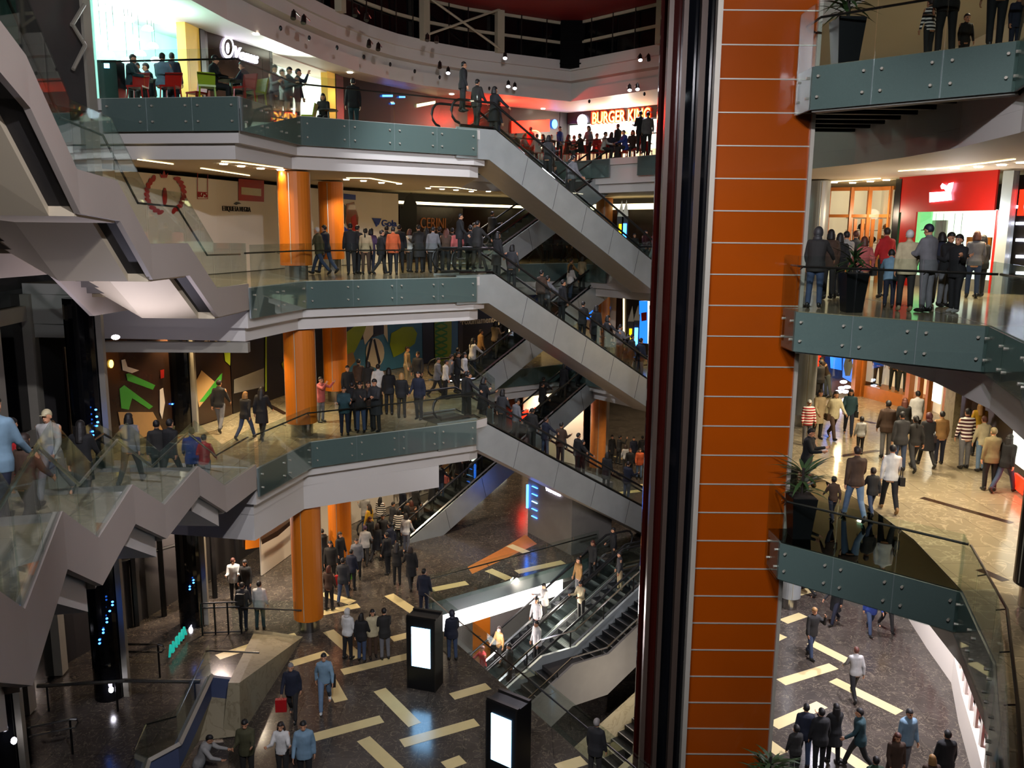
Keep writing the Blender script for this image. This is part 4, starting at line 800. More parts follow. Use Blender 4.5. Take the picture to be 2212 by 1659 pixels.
def arc(px0, py0, px1, py1, z, dz=.25):
    a, b = G(px0, py0, z), G(px1, py1, z); d = (b - a).normalized(); return [a, b - d * .1, b + d * .05 - Vector((0, 0, dz * .15)), b + d * .1 - Vector((0, 0, dz * .5)), b + d * .02 - Vector((0, 0, dz)), a - Vector((0, 0, dz))]
urail(arc(60, 1572, 160, 1552, 1.0), 'looped steel handrail end at the lower left corner')
urail(arc(272, 1392, 348, 1392, 1.1), 'looped steel handrail between the two black columns')
o = thing('barrier', (-10, 22.6, 0), 'long steel barrier beam with dark base near the lower left', 'barrier'); mb = MB(); mb.tube([G(80, 1482, .9), G(270, 1470, .9), G(432, 1472, .9)], .06, 6); keep(mb.obj('beam', ['steel'], o))
for q in (100, 250, 420): p = G(q, 1474, .9); mb = MB(); mb.tube([p, (p.x, p.y, 0)], .03); keep(mb.obj('post', ['black'], o))
o = thing('floor_sign', (-10.6, 26, 0), 'teal lettered mat at the bottom of the black column', 'sign'); text('CASINO' if False else 'ANWA', G(384, 1385, .3), G(398, 1365, .3) - G(368, 1405, .3), (0, 0, 1), .5, 'tealsign', o)

# ---------------------------------------------------------------- basement escalators, stairs and kiosks
dd = (math.cos(R(211)), math.sin(R(211)))
X1 = escalator((5.32, 31.77), dd, 0, L0, 'right hand escalator descending to the basement below the ground floor', side=-1, w=1.6, flat0=1.3)
nB = Vector((-dd[1], dd[0])) * -1
s2 = Vector((5.32, 31.77)) + nB * 1.66 + Vector(dd) * -.4
X2 = escalator((s2.x, s2.y), dd, 0, L0, 'left hand escalator descending to the basement along the lit slab edge', side=-1, w=1.6, flat0=1.3)
stt = thing('basement_stairs', (5.2, 31, -.1), 'dark stone stairs with a mid landing beside the basement escalators', 'stairs')
S0 = Vector((5.25, 31.4)) ; D_ = Vector(dd); cross = -nB
z = 0; s = 0
for i in range(30):
    if i == 11:
        mb = MB(); a = S0 + D_ * s; mb.prism([a, a + D_ * 1.5, a + D_ * 1.5 + cross * 1.9, a + cross * 1.9], z - .25, z - .02); keep(mb.obj('landing', ['dgrey'], stt)); s += 1.5; continue
    z -= .17; a = S0 + D_ * s; mb = MB(); mb.prism([a, a + D_ * .31, a + D_ * .31 + cross * 1.9, a + cross * 1.9], z - .2, z, 0); mb.prism([a + D_ * .27, a + D_ * .31, a + D_ * .31 + cross * 1.9, a + D_ * .27 + cross * 1.9], z, z + .006, 1); keep(mb.obj('step', ['black', 'grey'], stt)); s += .3
for off_, nm in ((.02, 'inner_wall'), (1.98, 'outer_wall')):
    a = S0 + cross * off_; run = [(0, 0), (3.3, -1.9), (4.8, -1.9), (10.4, -5.1)]
    mb = MB()
    for (q0, z0), (q1, z1) in zip(run[:-1], run[1:]):
        A = a + D_ * q0; B = a + D_ * q1; hgt = .35 if off_ < 1 else .95
        mb.ext([(A.x, A.y, z0 - .6), (B.x, B.y, z1 - .6), (B.x, B.y, z1 + hgt), (A.x, A.y, z0 + hgt)], (cross * .1).to_3d())
    keep(mb.obj(nm, ['grey' if off_ > 1 else 'brushed'], stt))
    mb = MB(); hh_ = .95 if off_ < 1 else 1.15; mb.tube([((a + D_ * q).x, (a + D_ * q).y, z_ + hh_) for q, z_ in run], .035, 6); keep(mb.obj('handrail', ['chrome'], stt))
    for q, z_ in ((.6, -.35), (2, -1.15), (3.5, -1.9), (5.4, -2.25), (7, -3.15), (8.5, -4.0)):
        p = a + D_ * q; mb = MB(); mb.tube([(p.x, p.y, z_ - .1), (p.x, p.y, z_ + hh_ + .02)], .03, 5); keep(mb.obj('post', ['dsteel'], stt))
st2 = thing('lower_stairs', (5, 27, L0), 'second dark stair and stone beam in the pit beside the lift tower', 'stairs')
S1 = Vector((5.9, 28.6))
for i in range(16):
    z = -2.4 - i * .17; a = S1 + D_ * (i * .3); mb = MB(); mb.prism([a, a + D_ * .31, a + D_ * .31 + cross * 1.7, a + cross * 1.7], z - .2, z); mb.prism([a + D_ * .27, a + D_ * .31, a + D_ * .31 + cross * 1.7, a + D_ * .27 + cross * 1.7], z, z + .006, 1); keep(mb.obj('step', ['black', 'grey'], st2))
mb = MB(); a, b = S1 + cross * 1.9, S1 + cross * 1.9 + D_ * 6; mb.ext([(a.x, a.y, -2.6), (b.x, b.y, -5.6), (b.x, b.y, -4.4), (a.x, a.y, -1.4)], (cross * .25).to_3d()); keep(mb.obj('stone_beam', ['stone'], st2))
mb = MB(); a = S1 - cross * .15; b = a + D_ * 6; mb.ext([(a.x, a.y, -3.0), (b.x, b.y, -6), (b.x, b.y, -4.6), (a.x, a.y, -1.6)], (cross * .12).to_3d()); keep(mb.obj('stone_wall', ['stone'], st2))
# orange panel and columns in the basement
for k, (px, w_, mt_) in enumerate(((1040, .75, 'colorange'),)):
    p = DY(px, 1420, 34.6); o = thing('basement_column', (p.x, p.y, L0), 'orange clad column in the basement under the bright slab light', 'column')
    mb = MB(); mb.box((p.x, p.y, (L0 - .9) / 2), (w_, .4, -L0 - .9)); keep(mb.obj('cladding', [mt_], o))
ls = thing('slab_light', (-1, 31.8, -.7), 'long bright white light box under the ground floor edge', 'light fixture')
mb = MB(); mb.ext([(-2.95, 29.95, -.63), (2.2, 33.75, -.63), (2.2, 33.75, -1.32), (-2.95, 29.95, -1.32)], (-.06, .08, 0)); keep(mb.obj('light_panel', ['tube'], ls))
vr = [(5.6, 17.5), (4.6, 16.3), (-3.1, 28.9), (-3.15, 29.7), (3.7, 34.75), (4.9, 32.2)]
rail(vr[1:3], 0, 'glass railing along the near edge of the basement opening', step=1.3, bottom=-.1, fascia=False)
rail(vr[2:5], 0, 'glass railing with handrail along the far edge of the basement opening', step=1.5, bottom=-.1, fascia=False)
# grand edge of the ground floor railing at the left (glass by the parapet)
rail([tuple(G(655, 1372, 0).to_2d()), tuple(G(500, 1365, 0).to_2d())], 0, 'low glass screen beside the orange column base', step=1.0, bottom=0, fascia=False)
def kiosk(x, y, rz, label, hgt=2.3):
    o = empty('display_totem', (x, y, 0), rz, label=label, cat='display totem')
    mb = MB(); mb.box((0, 0, hgt / 2), (.92, .62, hgt)); b_ = mb.obj('cabinet', ['black'], o)
    mb = MB(); mb.box((0, -.318, hgt * .60), (.60, .02, 1.25)); mb.obj('screen', ['screen'], o)
    for s_ in (-1, 1): mb = MB(); mb.box((s_ * .45, -.315, hgt / 2), (.03, .03, hgt)); mb.obj('corner_trim', ['dsteel'], o)
    for s_ in (-.24, .24): mb = MB(); mb.box((0, s_, hgt + .02), (.94, .1, .05)); mb.obj('top_trim', ['dsteel'], o)
    return o
kiosk(-2.55, 24.05, -.30, 'black display totem with a lit white blue screen by the basement opening')
kiosk(-.0, 19.35, -.62, 'black display totem with a slanted lit screen at the bottom edge')
# planters with palm-like plants
def planter(x, y, z, label, s=1):
    o = empty('potted_plant', (x, y, z), label=label, cat='potted plant'); o.scale = (s, s, s)
    mb = MB(); a = [(-.2, -.2), (.2, -.2), (.2, .2), (-.2, .2)]; vs = [(p[0], p[1], 0) for p in a] + [(p[0] * 1.4, p[1] * 1.4, .95) for p in a]; mb.add(vs, [(3, 2, 1, 0), (4, 5, 6, 7), (0, 1, 5, 4), (1, 2, 6, 5), (2, 3, 7, 6), (3, 0, 4, 7)]); mb.obj('pot', ['pot'], o)
    mb = MB(); mb.box((0, 0, .94), (.5, .5, .06)); mb.obj('soil', ['soil'], o)
    mb = MB()
    for k in range(46):
        a = random.uniform(0, 6.28); L = random.uniform(.45, .8); zz = random.uniform(1.0, 1.55); el = random.uniform(-.1, 1.1); r = random.uniform(0, .05)
        pts = []
        for t in range(5):
            u = t / 4; pts.append(Vector((math.cos(a) * (r + L * u * math.cos(el * (1 - u))), math.sin(a) * (r + L * u * math.cos(el * (1 - u))), zz + L * math.sin(el) * u - .25 * u * u)))
        sd = Vector((-math.sin(a), math.cos(a), 0))
        for t in range(4):
            w0 = .045 * math.sin(math.pi * (t / 4) ** .8 + .15); w1 = .045 * math.sin(math.pi * min(.98, ((t + 1) / 4)) ** .8 + .1)
            p, q = pts[t], pts[t + 1]; mb.add([p - sd * w0, p + sd * w0, q + sd * w1, q - sd * w1], [(0, 1, 2, 3)])
    mb.obj('foliage', ['leaf'], o, kind='stuff')
    mb = MB(); mb.tube([(0, 0, .95), (0, 0, 1.6)], .03); mb.obj('stem', ['soil'], o)
p = G(1745, 1172, L2); planter(6.55, 18.9 - .35, L2, 'tall potted palm on the second floor bridge beside the orange tower')
planter(7.15, 18.1, L3, 'bushy potted plant on the third floor bridge among the visitors', .85)
planter(6.75, 18.45, L4, 'dark potted plant on the uppermost bridge at top right')
planter(6.15, 19.3 - 1.1, .0 + 0.0, 'small leafy plant at the foot of the orange tower, lower right', 1.0)

# dining furniture on the fourth floor
def chair(x, y, z, rz, mt_, label, group):
    o = empty('dining_chair', (x, y, z), rz, label=label, cat='chair', group=group)
    mb = MB(); mb.box((0, 0, .44), (.44, .42, .05)); mb.obj('seat', [mt_], o)
    mb = MB(); mb.add([(-.22, .20, .44), (.22, .20, .44), (.24, .30, .84), (-.24, .30, .84), (-.22, .16, .44), (.22, .16, .44), (.24, .26, .86), (-.24, .26, .86)], [(0, 1, 2, 3), (4, 7, 6, 5), (0, 4, 5, 1), (1, 5, 6, 2), (2, 6, 7, 3), (3, 7, 4, 0)]); mb.obj('backrest', [mt_], o)
    for a, b in ((-.19, -.18), (.19, -.18), (.19, .18), (-.19, .18)): mb = MB(); mb.tube([(a, b, .43), (a * 1.15, b * 1.15, 0)], .022, 5); mb.obj('leg', [mt_], o)
    return o
def table(x, y, z, label, r=.36, mt_='dcol'):
    o = empty('cafe_table', (x, y, z), label=label, cat='table')
    mb = MB(); n = 18; mb.prism([(r * math.cos(2 * math.pi * j / n), r * math.sin(2 * math.pi * j / n)) for j in range(n)], .72, .75); mb.obj('tabletop', [mt_], o)
    mb = MB(); mb.tube([(0, 0, .02), (0, 0, .72)], .035); mb.obj('pedestal', ['steel'], o); mb = MB(); mb.prism([(.2 * math.cos(k), .2 * math.sin(k)) for k in range(6)], 0, .03); mb.obj('base', ['steel'], o)
mat('chairred', 'b01208', .35); mat('chairlime', '93a80a', .35)
Z4 = L4
for k, (px, Y, rz, mt_, lb) in enumerate(((298, 24.6, 3.1, 'chairred', 'dark red dining chair leftmost behind the upper left railing'), (369, 24.5, 3.1, 'chairred', 'red dining chair of the man sitting in front of the cyan restaurant'), (425, 25.6, 2.6, 'chairred', 'small red chair behind the lime chair'), (448, 24.4, 3.5, 'chairlime', 'lime green dining chair near the brown restaurant wall'),
        (528, 24.6, 2.7, 'chairred', 'bright red dining chair beside the corner of the upper railing'), (552, 25.4, 2.5, 'chairlime', 'lime chair right of the bright red one'), (665, 30.5, 1.6, 'chairlime', 'empty metal chair by the cafe table'))):
    p = DY(px, 200, Y); chair(p.x, p.y, Z4, rz + math.pi, mt_, lb, 'dining chairs on the upper floor')
for px, Y, lb in ((335, 25.4, 'round cafe table in front of the cyan restaurant'), (500, 25.2, 'round cafe table between lime and red chairs'), (708, 31.2, 'round pedestal table before the yellow pillar')): p = DY(px, 200, Y); table(p.x, p.y, Z4, lb)
o = thing('service_cabinet', DY(240, 200, 24.6), 'black service cabinet at the left end of the dining terrace', 'cabinet'); o.location.z = Z4; p = o.location; mb = MB(); mb.box((p.x, p.y, Z4 + .55), (.62, .5, 1.1)); keep(mb.obj('body', ['black'], o)); mb = MB(); mb.box((p.x + .05, p.y - .26, Z4 + .95), (.14, .02, .12)); keep(mb.obj('notice', ['screen'], o))
random.seed(11)
for k in range(16):
    px = 1112 + k * 19 + random.uniform(-4, 4); Y = 44.5 + random.uniform(-.8, .6) - max(0, (px - 1250)) * .018; p = DY(px, 320, Y)
    chair(p.x, p.y, Z4, random.uniform(0, 6.28), 'chairred', 'red chair among the diners in front of the burger restaurant', 'red chairs in the far food court')
# ring spotlights in pairs, nozzles and slots on the ceiling band
def spotlamp(px, py, Y, lit, label, aim=None, pw=0):
    p = DY(px, py, Y); o = empty('spotlight', p, label=label, cat='spotlight', group='paired spotlights on the ceiling band')
    mb = MB(); mb.tube([p + Vector((0, .9, .22)), p + Vector((0, .05, .22)), p + Vector((0, 0, .1))], .025, 6); keep(mb.obj('bracket', ['black'], o))
    mb = MB(); mb.tube([p + Vector((0, .06, .16)), p + Vector((0, -.05, -.06))], .075, 10, r2=.095); keep(mb.obj('housing', ['dsteel'], o))
    mb = MB(); mb.tube([p + Vector((0, -.05, -.06)), p + Vector((0, -.06, -.08))], .085, 12); keep(mb.obj('lens', ['lampw' if lit else 'black'], o))
    if pw: spot(p + Vector((0, -.1, -.14)), pw, 'f6eeff', 80, .06, aim or (0, 27, 0), 'spotlight_beam')
SPL = [(634, 36, 29.5, 0), (656, 46, 29.8, 0), (797, 97, 34.2, 0), (817, 104, 34.6, 0), (950, 143, 38.8, 0), (968, 155, 39.2, 1), (1098, 184, 41.2, 1), (1112, 188, 41.4, 1), (767, 30, 31.5, 0), (792, 40, 32, 0), (923, 84, 36, 0), (943, 88, 36.2, 0), (1091, 123, 40.2, 1), (1383, 127, 39.6, 1), (1401, 127, 39.3, 0), (1360, 192, 40.2, 1), (1377, 190, 39.9, 1)]
for k, (px, py, Y, lit) in enumerate(SPL):
    spotlamp(px, py, Y, lit, f'{"lit" if lit else "unlit"} black ceiling spotlight, number {k + 1} counting along the band from the left' if False else f'{"glowing" if lit else "dark"} twin-mounted spotlight on the ceiling band, {["first","second","third","fourth","fifth","sixth","seventh","eighth","ninth","tenth","eleventh","twelfth","thirteenth","fourteenth","fifteenth","sixteenth","seventeenth"][sorted(q[0] for q in SPL).index(px)]} from the left')
for px, py, Y in ((2080 - 220, 55, 17.5), (1848, 58, 17.4)): pass
# nozzles
mb = MB()
for px, py in ((606, 61), (668, 82), (728, 103), (786, 123), (843, 139), (896, 154), (950, 167), (1004, 180), (1057, 191), (1273, 219), (1392, 203)):
    p, _ = hit(r1, px, py) if False else (DY(px, py, 30 + (px - 606) * .0265 if px < 1200 else 43 - (px - 1230) * .02), 0)
    n_ = empty('air_nozzle', p, label='small dark air nozzle on the white ceiling band', cat='nozzle', group='air nozzles along the ceiling band'); q = MB(); q.ell(p, (.06, .06, .09), 8, 5); keep(q.obj('nozzle_body', ['black'], n_))
# ---------------------------------------------------------------- people
def capsule(mb, a, b, ra, rb, fx=1.0, n=10):
    a, b = Vector(a), Vector(b); d = (b - a); L = d.length; d = d / L if L > 1e-6 else Vector((0, 0, 1))
    x = Vector((1, 0, 0)); x = (x - d * x.dot(d)); x = x.normalized() if x.length > .1 else Vector((0, 1, 0)); y = d.cross(x)
    rings = []
    for t, s in ((-1, .15), (-.75, .66), (-.4, .92), (0, 1)): rings.append((a + d * ra * t, ra * s))
    for t, s in ((0, 1), (.4, .92), (.75, .66), (1, .15)): rings.append((b + d * rb * t, rb * s))
    vs = [c + x * r * fx * math.cos(2 * math.pi * j / n) + y * r * math.sin(2 * math.pi * j / n) for c, r in rings for j in range(n)]; k = len(rings)
    mb.add(vs, [(i * n + j, i * n + (j + 1) % n, (i + 1) * n + (j + 1) % n, (i + 1) * n + j) for i in range(k - 1) for j in range(n)] + [tuple(range(n - 1, -1, -1)), tuple((k - 1) * n + j for j in range(n))])
def loft(mb, rings, M, n=16):
    vs = []
    for z, w, dp, oy in rings:
        for j in range(n):
            a = 2 * math.pi * j / n; c, s = math.cos(a), math.sin(a)
            vs.append(M @ Vector((w * abs(c) ** .85 * (1 if c > 0 else -1), oy + dp * s, z)))
    k = len(rings); mb.add(vs, [(i * n + j, i * n + (j + 1) % n, (i + 1) * n + (j + 1) % n, (i + 1) * n + j) for i in range(k - 1) for j in range(n)] + [tuple(range(n - 1, -1, -1)), tuple((k - 1) * n + j for j in range(n))])
def remesh(mb, name, mats, voxel, iters=2):
    me = mb.mesh(name, mats); o = bpy.data.objects.new('tmp', me); C.objects.link(o)
    m1 = o.modifiers.new('r', 'REMESH'); m1.mode = 'VOXEL'; m1.voxel_size = voxel
    m2 = o.modifiers.new('s', 'SMOOTH'); m2.iterations = iters; m2.factor = .5
    dg = bpy.context.evaluated_depsgraph_get(); out = bpy.data.meshes.new_from_object(o.evaluated_get(dg)); bpy.data.objects.remove(o); out.name = name
    out.materials.clear()
    for x in mats: out.materials.append(MATS[x])
    out.shade_smooth(); return out
mat('face_dark', '2a1712', .5)
def make_pose(lean=3, hl=0, hr=0, kl=3, kr=3, sl=4, sr=4, al=9, ar=9, el=12, er=12, head=0, sit=False, hs=1.0, inl=0, inr=0, turn=0):
    """returns joints for a 1.72 m figure facing -Y; angles in degrees, forward positive"""
    def down(a): return Vector((0, -math.sin(R(a)), -math.cos(R(a))))
    J = {}; hip = Vector((0, 0, .93)); feet = []
    for s, h, k in ((-1, hl, kl), (1, hr, kr)):
        H = hip + Vector((s * .092, 0, -.01)); K = H + down(h) * .43 + Vector((s * .008, 0, 0)); A = K + down(h - k) * .41 + Vector((s * .006, 0, 0)); J['leg', s] = (H, K, A, h - k); feet.append(A.z)
    dz = .085 - min(feet)
    for s in (-1, 1): H, K, A, g = J['leg', s]; J['leg', s] = (H + Vector((0, 0, dz)), K + Vector((0, 0, dz)), A + Vector((0, 0, dz)), g)
    hip.z += dz; J['hip'] = hip; J['dz'] = dz
    T = Matrix.Translation(hip) @ Matrix.Rotation(R(lean), 4, 'X') @ Matrix.Translation(-Vector((0, 0, .93))); J['T'] = T  # torso frame (in nominal coordinates)
    for s, sh, ab, eb, inn in ((-1, sl, al, el, inl), (1, sr, ar, er, inr)):
        S = T @ Vector((s * .178, .0, 1.405)); d1 = (Matrix.Rotation(R(s * -ab), 3, 'Y') @ down(sh)).normalized(); E = S + d1 * .285
        d2 = (Matrix.Rotation(R(s * (-ab * .4 + inn)), 3, 'Y') @ down(sh + eb)).normalized(); Wp = E + d2 * .25; J['arm', s] = (S, E, Wp, d2)
    J['H'] = T @ Matrix.Translation((0, -.012, 1.602)) @ Matrix.Rotation(R(head - lean * .6), 4, 'X') @ Matrix.Rotation(R(turn), 4, 'Z') @ Matrix.Scale(hs, 4)
    return J
TOR = [(.80, .13, .10, 0), (.87, .168, .118, .006), (.94, .17, .12, .008), (1.03, .145, .105, 0), (1.12, .142, .102, -.004), (1.24, .162, .112, -.004), (1.34, .178, .112, 0), (1.41, .165, .092, .004), (1.46, .09, .07, .006), (1.49, .055, .055, .004)]
def build_body(J, name):
    mb = MB(); T = J['T']; H = J['H']; loft(mb, TOR, T)
    capsule(mb, T @ Vector((0, .004, 1.45)), H @ Vector((0, .01, -.06)), .055, .052)
    hv = MB(); 
    mb.ell(H @ Vector((0, .012, .03)), (.076, .094, .098), 16, 12, H.to_3x3().normalized() if False else H.to_3x3())
    mb.ell(H @ Vector((0, -.018, -.045)), (.056, .066, .068), 14, 10, H.to_3x3())
    mb.ell(H @ Vector((0, -.095, -.012)), (.013, .018, .024), 8, 6, H.to_3x3()); mb.ell(H @ Vector((0, -.078, -.062)), (.026, .014, .012), 8, 6, H.to_3x3())
    for s in (-1, 1): mb.ell(H @ Vector((s * .078, .012, -.005)), (.012, .02, .03), 8, 6, H.to_3x3())
    for s in (-1, 1):
        h, k, a, g = J['leg', s]; capsule(mb, h, k, .082, .055); capsule(mb, k, a, .055, .037); capsule(mb, k + (a - k) * .25, k + (a - k) * .5, .056, .045)
        f = Vector((0, -math.cos(R(g)), math.sin(R(g)))); capsule(mb, a + Vector((0, 0, -.035)), a + f * .13 + Vector((0, 0, -.045)), .036, .03)
        S, E, Wp, d2 = J['arm', s]; capsule(mb, S, E, .052, .04); capsule(mb, E, Wp, .040, .026)
        # hand: palm, four separate fingers of different lengths, thumb from the side near the base
        sd = Vector((0, 1, 0)) - d2 * d2.y; sd = sd.normalized() if sd.length > .2 else Vector((1, 0, 0)); fr = -sd; nrm = d2.cross(fr).normalized() * s
        if nrm.x * s > 0: nrm = -nrm
        P = Wp + d2 * .085; 
        for q in (-.022, 0, .022): capsule(mb, Wp + d2 * .02 + fr * q * .6, P + fr * q, .016, .015, n=8)
        for q, L in ((-.036, .058), (-.012, .072), (.012, .078), (.036, .070)):
            b0 = P + fr * q * .8; b1 = b0 + (d2 * .9 + nrm * .25 + fr * q * 3).normalized() * L * .55; b2 = b1 + (d2 * .6 + nrm * .7 + fr * q * 3).normalized() * L * .45
            capsule(mb, b0, b1, .0092, .0088, n=7); capsule(mb, b1, b2, .0088, .0075, n=7)
        t0 = Wp + d2 * .03 + fr * .02; t1 = t0 + (d2 * .5 + fr * .8).normalized() * .04; capsule(mb, t0, t1, .012, .0105, n=7); capsule(mb, t1, t1 + (d2 * .85 + fr * .35 + nrm * .3).normalized() * .032, .0105, .009, n=7)
    me = remesh(mb, name, ['skin', 'face_dark'], .0115, 1)
    Hi = H.inverted()
    for p in me.polygons:
        c = Hi @ p.center
        if c.y < -.06 and ((abs(abs(c.x) - .031) < .013 and abs(c.z - .012) < .008) or (abs(abs(c.x) - .031) < .017 and abs(c.z - .034) < .005) or (abs(c.x) < .024 and abs(c.z + .062) < .005)): p.material_index = 1
    return me
def build_top(J, kind, name):
    mb = MB(); T = J['T']; g = .022 if kind != 'shirt' else .012
    rg = [(z, w + g, d + g, o) for z, w, d, o in TOR if z < 1.36] + [(1.41, .178 + g, .105 + g, .004), (1.452, .150 + g * .5, .088 + g * .5, .006), (1.478, .095, .080, .008)]
    if kind == 'coat': rg = [(.56, .215, .17, .01), (.66, .205, .16, .008), (.78, .20, .15, .006)] + rg[1:]
    elif kind == 'jacket': rg = [(.78, .195, .148, .004)] + [(z, w + .012, d + .012, o) for z, w, d, o in rg[1:]]
    else: rg = [(.84, .185, .135, .004)] + rg[1:]
    loft(mb, rg, T); capsule(mb, T @ Vector((0, .012, 1.42)), T @ Vector((0, .008, 1.482)), .080, .070)
    for s in (-1, 1):
        S, E, Wp, d2 = J['arm', s]; capsule(mb, S + Vector((-s * .02, 0, -.002)), E, .074 if kind != 'shirt' else .067, .056); capsule(mb, E, Wp - d2 * .01, .055, .042 if kind != 'shirt' else .036)
    if kind == 'hoodie': mb.ell(T @ Vector((0, .085, 1.40)), (.11, .06, .07), 12, 8)
    return remesh(mb, name, ['cloth'], .017, 2)
def build_legs(J, name):
    mb = MB(); T = J['T']; hip = J['hip']
    mb.ell(hip + Vector((0, .006, -.03)), (.178, .13, .12), 14, 8)
    for s in (-1, 1):
        h, k, a, g = J['leg', s]; capsule(mb, h, k, .100, .070); capsule(mb, k, a + (k - a).normalized() * .03, .069, .058)
    return remesh(mb, name, ['cloth'], .017, 2)
def shoe_mesh():
    mb = MB(); mb.ell((0, -.055, -.04), (.046, .135, .046), 12, 8); mb.ell((0, .03, -.005), (.045, .055, .06), 10, 6)
    mb2 = MB(); vs = [(x, y, max(z, -.083)) for x, y, z in mb.v]; mb.v = vs; return remesh(mb, 'shoe', ['plain'], .014, 1)
def hair_mesh(kind):
    mb = MB()
    if kind in ('short', 'cap', 'bald', 'beanie'):
        mb.ell((0, .014, .038), (.084, .102, .106), 18, 12)
    elif kind in ('long', 'bob', 'tail'):
        mb.ell((0, .016, .036), (.088, .106, .110), 18, 12)
    elif kind == 'hood': mb.ell((0, .022, .02), (.105, .122, .135), 18, 12)
    v2 = []
    for x, y, z in mb.v:   # pull the front below the hairline inside the head so the face stays clear
        lim = .055 if kind not in ('cap', 'beanie') else .045
        if kind == 'hood': lim = .075
        if y < -.015 and z < lim: k = .72; x, y, z = x * k, y * k * .8, z * k
        elif z < -.045 and kind in ('short', 'cap', 'beanie', 'bald'): x, y, z = x * .75, y * .8, -.045
        v2.append((x, y, z))
    mb.v = v2
    if kind == 'long':
        for k in range(7): a = R(15 + 25 * k); mb.tube([(.075 * math.cos(a), .015 + .085 * math.sin(a), .02), (.088 * math.cos(a), .02 + .095 * math.sin(a), -.1), (.08 * math.cos(a), .04 + .09 * math.sin(a), -.24), (.06 * math.cos(a), .05 + .08 * math.sin(a), -.30)], .036, 8)
    if kind == 'bob':
        for k in range(7): a = R(8 + 27 * k); mb.tube([(.07 * math.cos(a), .015 + .08 * math.sin(a), .02), (.08 * math.cos(a), .02 + .085 * math.sin(a), -.12)], .034, 8)
    if kind == 'tail': mb.tube([(0, .10, .04), (0, .15, .0), (0, .15, -.12), (0, .13, -.22)], .032, 8)
    if kind == 'cap': mb.add([(x, y - .0, z) for x, y, z in ((-.06, -.07, .052), (.06, -.07, .052), (.065, -.13, .040), (0, -.165, .032), (-.065, -.13, .040), (-.06, -.07, .062), (.06, -.07, .062), (.065, -.13, .050), (0, -.165, .042), (-.065, -.13, .050))], [(0, 1, 2, 3, 4), (9, 8, 7, 6, 5), (0, 5, 6, 1), (1, 6, 7, 2), (2, 7, 8, 3), (3, 8, 9, 4), (4, 9, 5, 0)])
    if kind == 'hood': mb.ell((0, .07, -.11), (.10, .08, .07), 12, 8)
    return remesh(mb, 'hair', ['hairm'], .012, 1)
POSES = {
 'stand': dict(hl=3, hr=-3), 'stand2': dict(hl=-4, hr=6, kr=10, sl=14, el=30, sr=-6, head=6, lean=2), 'walk': dict(hl=26, hr=-20, kl=8, kr=22, sl=-22, sr=24, el=22, er=28, lean=5), 'walk2': dict(hl=-15, hr=20, kl=24, kr=6, sl=20, sr=-16, el=26, er=20, lean=4, head=4),
 'hands': dict(sl=24, sr=24, el=78, er=82, inl=28, inr=28, al=4, ar=4, head=14, lean=4), 'lean': dict(lean=24, hl=-4, hr=-10, kl=2, kr=2, sl=42, sr=46, el=38, er=34, al=14, ar=14, head=12), 'phone': dict(sl=70, el=88, al=12, sr=4, head=4, hl=4, hr=-6), 'ear': dict(sr=48, er=118, ar=26, hl=14, hr=-12, kr=14, head=10),
 'rail': dict(sl=38, al=22, el=18, sr=6, hl=6, hr=-4, head=2), 'photo': dict(sl=78, sr=80, el=62, er=58, al=10, ar=10, inl=12, inr=12, head=-2), 'cross': dict(sl=26, sr=28, el=88, er=96, inl=42, inr=46, al=10, ar=10, hl=-4, hr=8, kr=10), 'sit': dict(hl=84, hr=80, kl=86, kr=88, sl=30, sr=34, el=50, er=46, inl=14, inr=14, lean=8, head=8),
 'point': dict(sr=84, er=6, ar=18, sl=6, hl=4, hr=-5, head=-4), 'back': dict(sl=-18, sr=-16, el=42, er=40, inl=40, inr=40, al=6, ar=6, lean=0, head=10)}
KIT = {}
def kit(pose, kid):
    if (pose, kid) in KIT: return KIT[pose, kid]
    J = make_pose(**POSES[pose], hs=1.22 if kid else 1.0)
    k = dict(J=J, body=build_body(J, 'body'), legs=build_legs(J, 'trousers')); KIT[pose, kid] = k; return k
def top_of(k, kind):
    if kind not in k: k[kind] = build_top(k['J'], kind, kind)
    return k[kind]
HAIR = {k: hair_mesh(k) for k in ('short', 'long', 'bob', 'tail', 'hood', 'cap', 'beanie')}; SHOE = shoe_mesh()
COL = dict(black='141416', dark='24221f', navy='161c30', grey='77777a', light='b4b2ac', white='e4e2dc', red='b8161a', brown='4a3424', beige='b09a74', tan='9c7440', jeans='3a4a66', pale='6d86a0', blue='26408c', green='24442c', teal='2a4a50', pink='c0605c', orange='c85a28', purple='4a3050', olive='4c4a2e', cream='cdbf98', charcoal='323234', yellow='c89a18', maroon='4c1218', skyblue='7d9cb0', lime='60c020', denim='3a4a66', khaki='8a7a54')
HC = dict(k='15100d', b='2c1c12', l='a87c44', g='8b8580', r='5a2a18', w='d8d4cc', n='1a1f33')
def bag_mesh(kind):
    mb = MB()
    if kind == 'paper': mb.box((0, 0, -.22), (.30, .12, .36)); mb.tube([(-.08, 0, -.05), (-.05, 0, .02), (.05, 0, .02), (.08, 0, -.05)], .006, 4)
    elif kind == 'shoulder': mb.box((0, 0, -.14), (.12, .30, .22)); mb.tube([(0, -.11, -.05), (0, -.06, .2), (0, .06, .2), (0, .11, -.05)], .012, 5)
    else: mb.box((0, 0, 0), (.28, .15, .40)); mb.box((0, .09, -.06), (.22, .05, .22))
    return mb.mesh('bag', ['plain'])
BAGM = {k: bag_mesh(k) for k in ('paper', 'shoulder', 'pack')}
PEOPLE = []
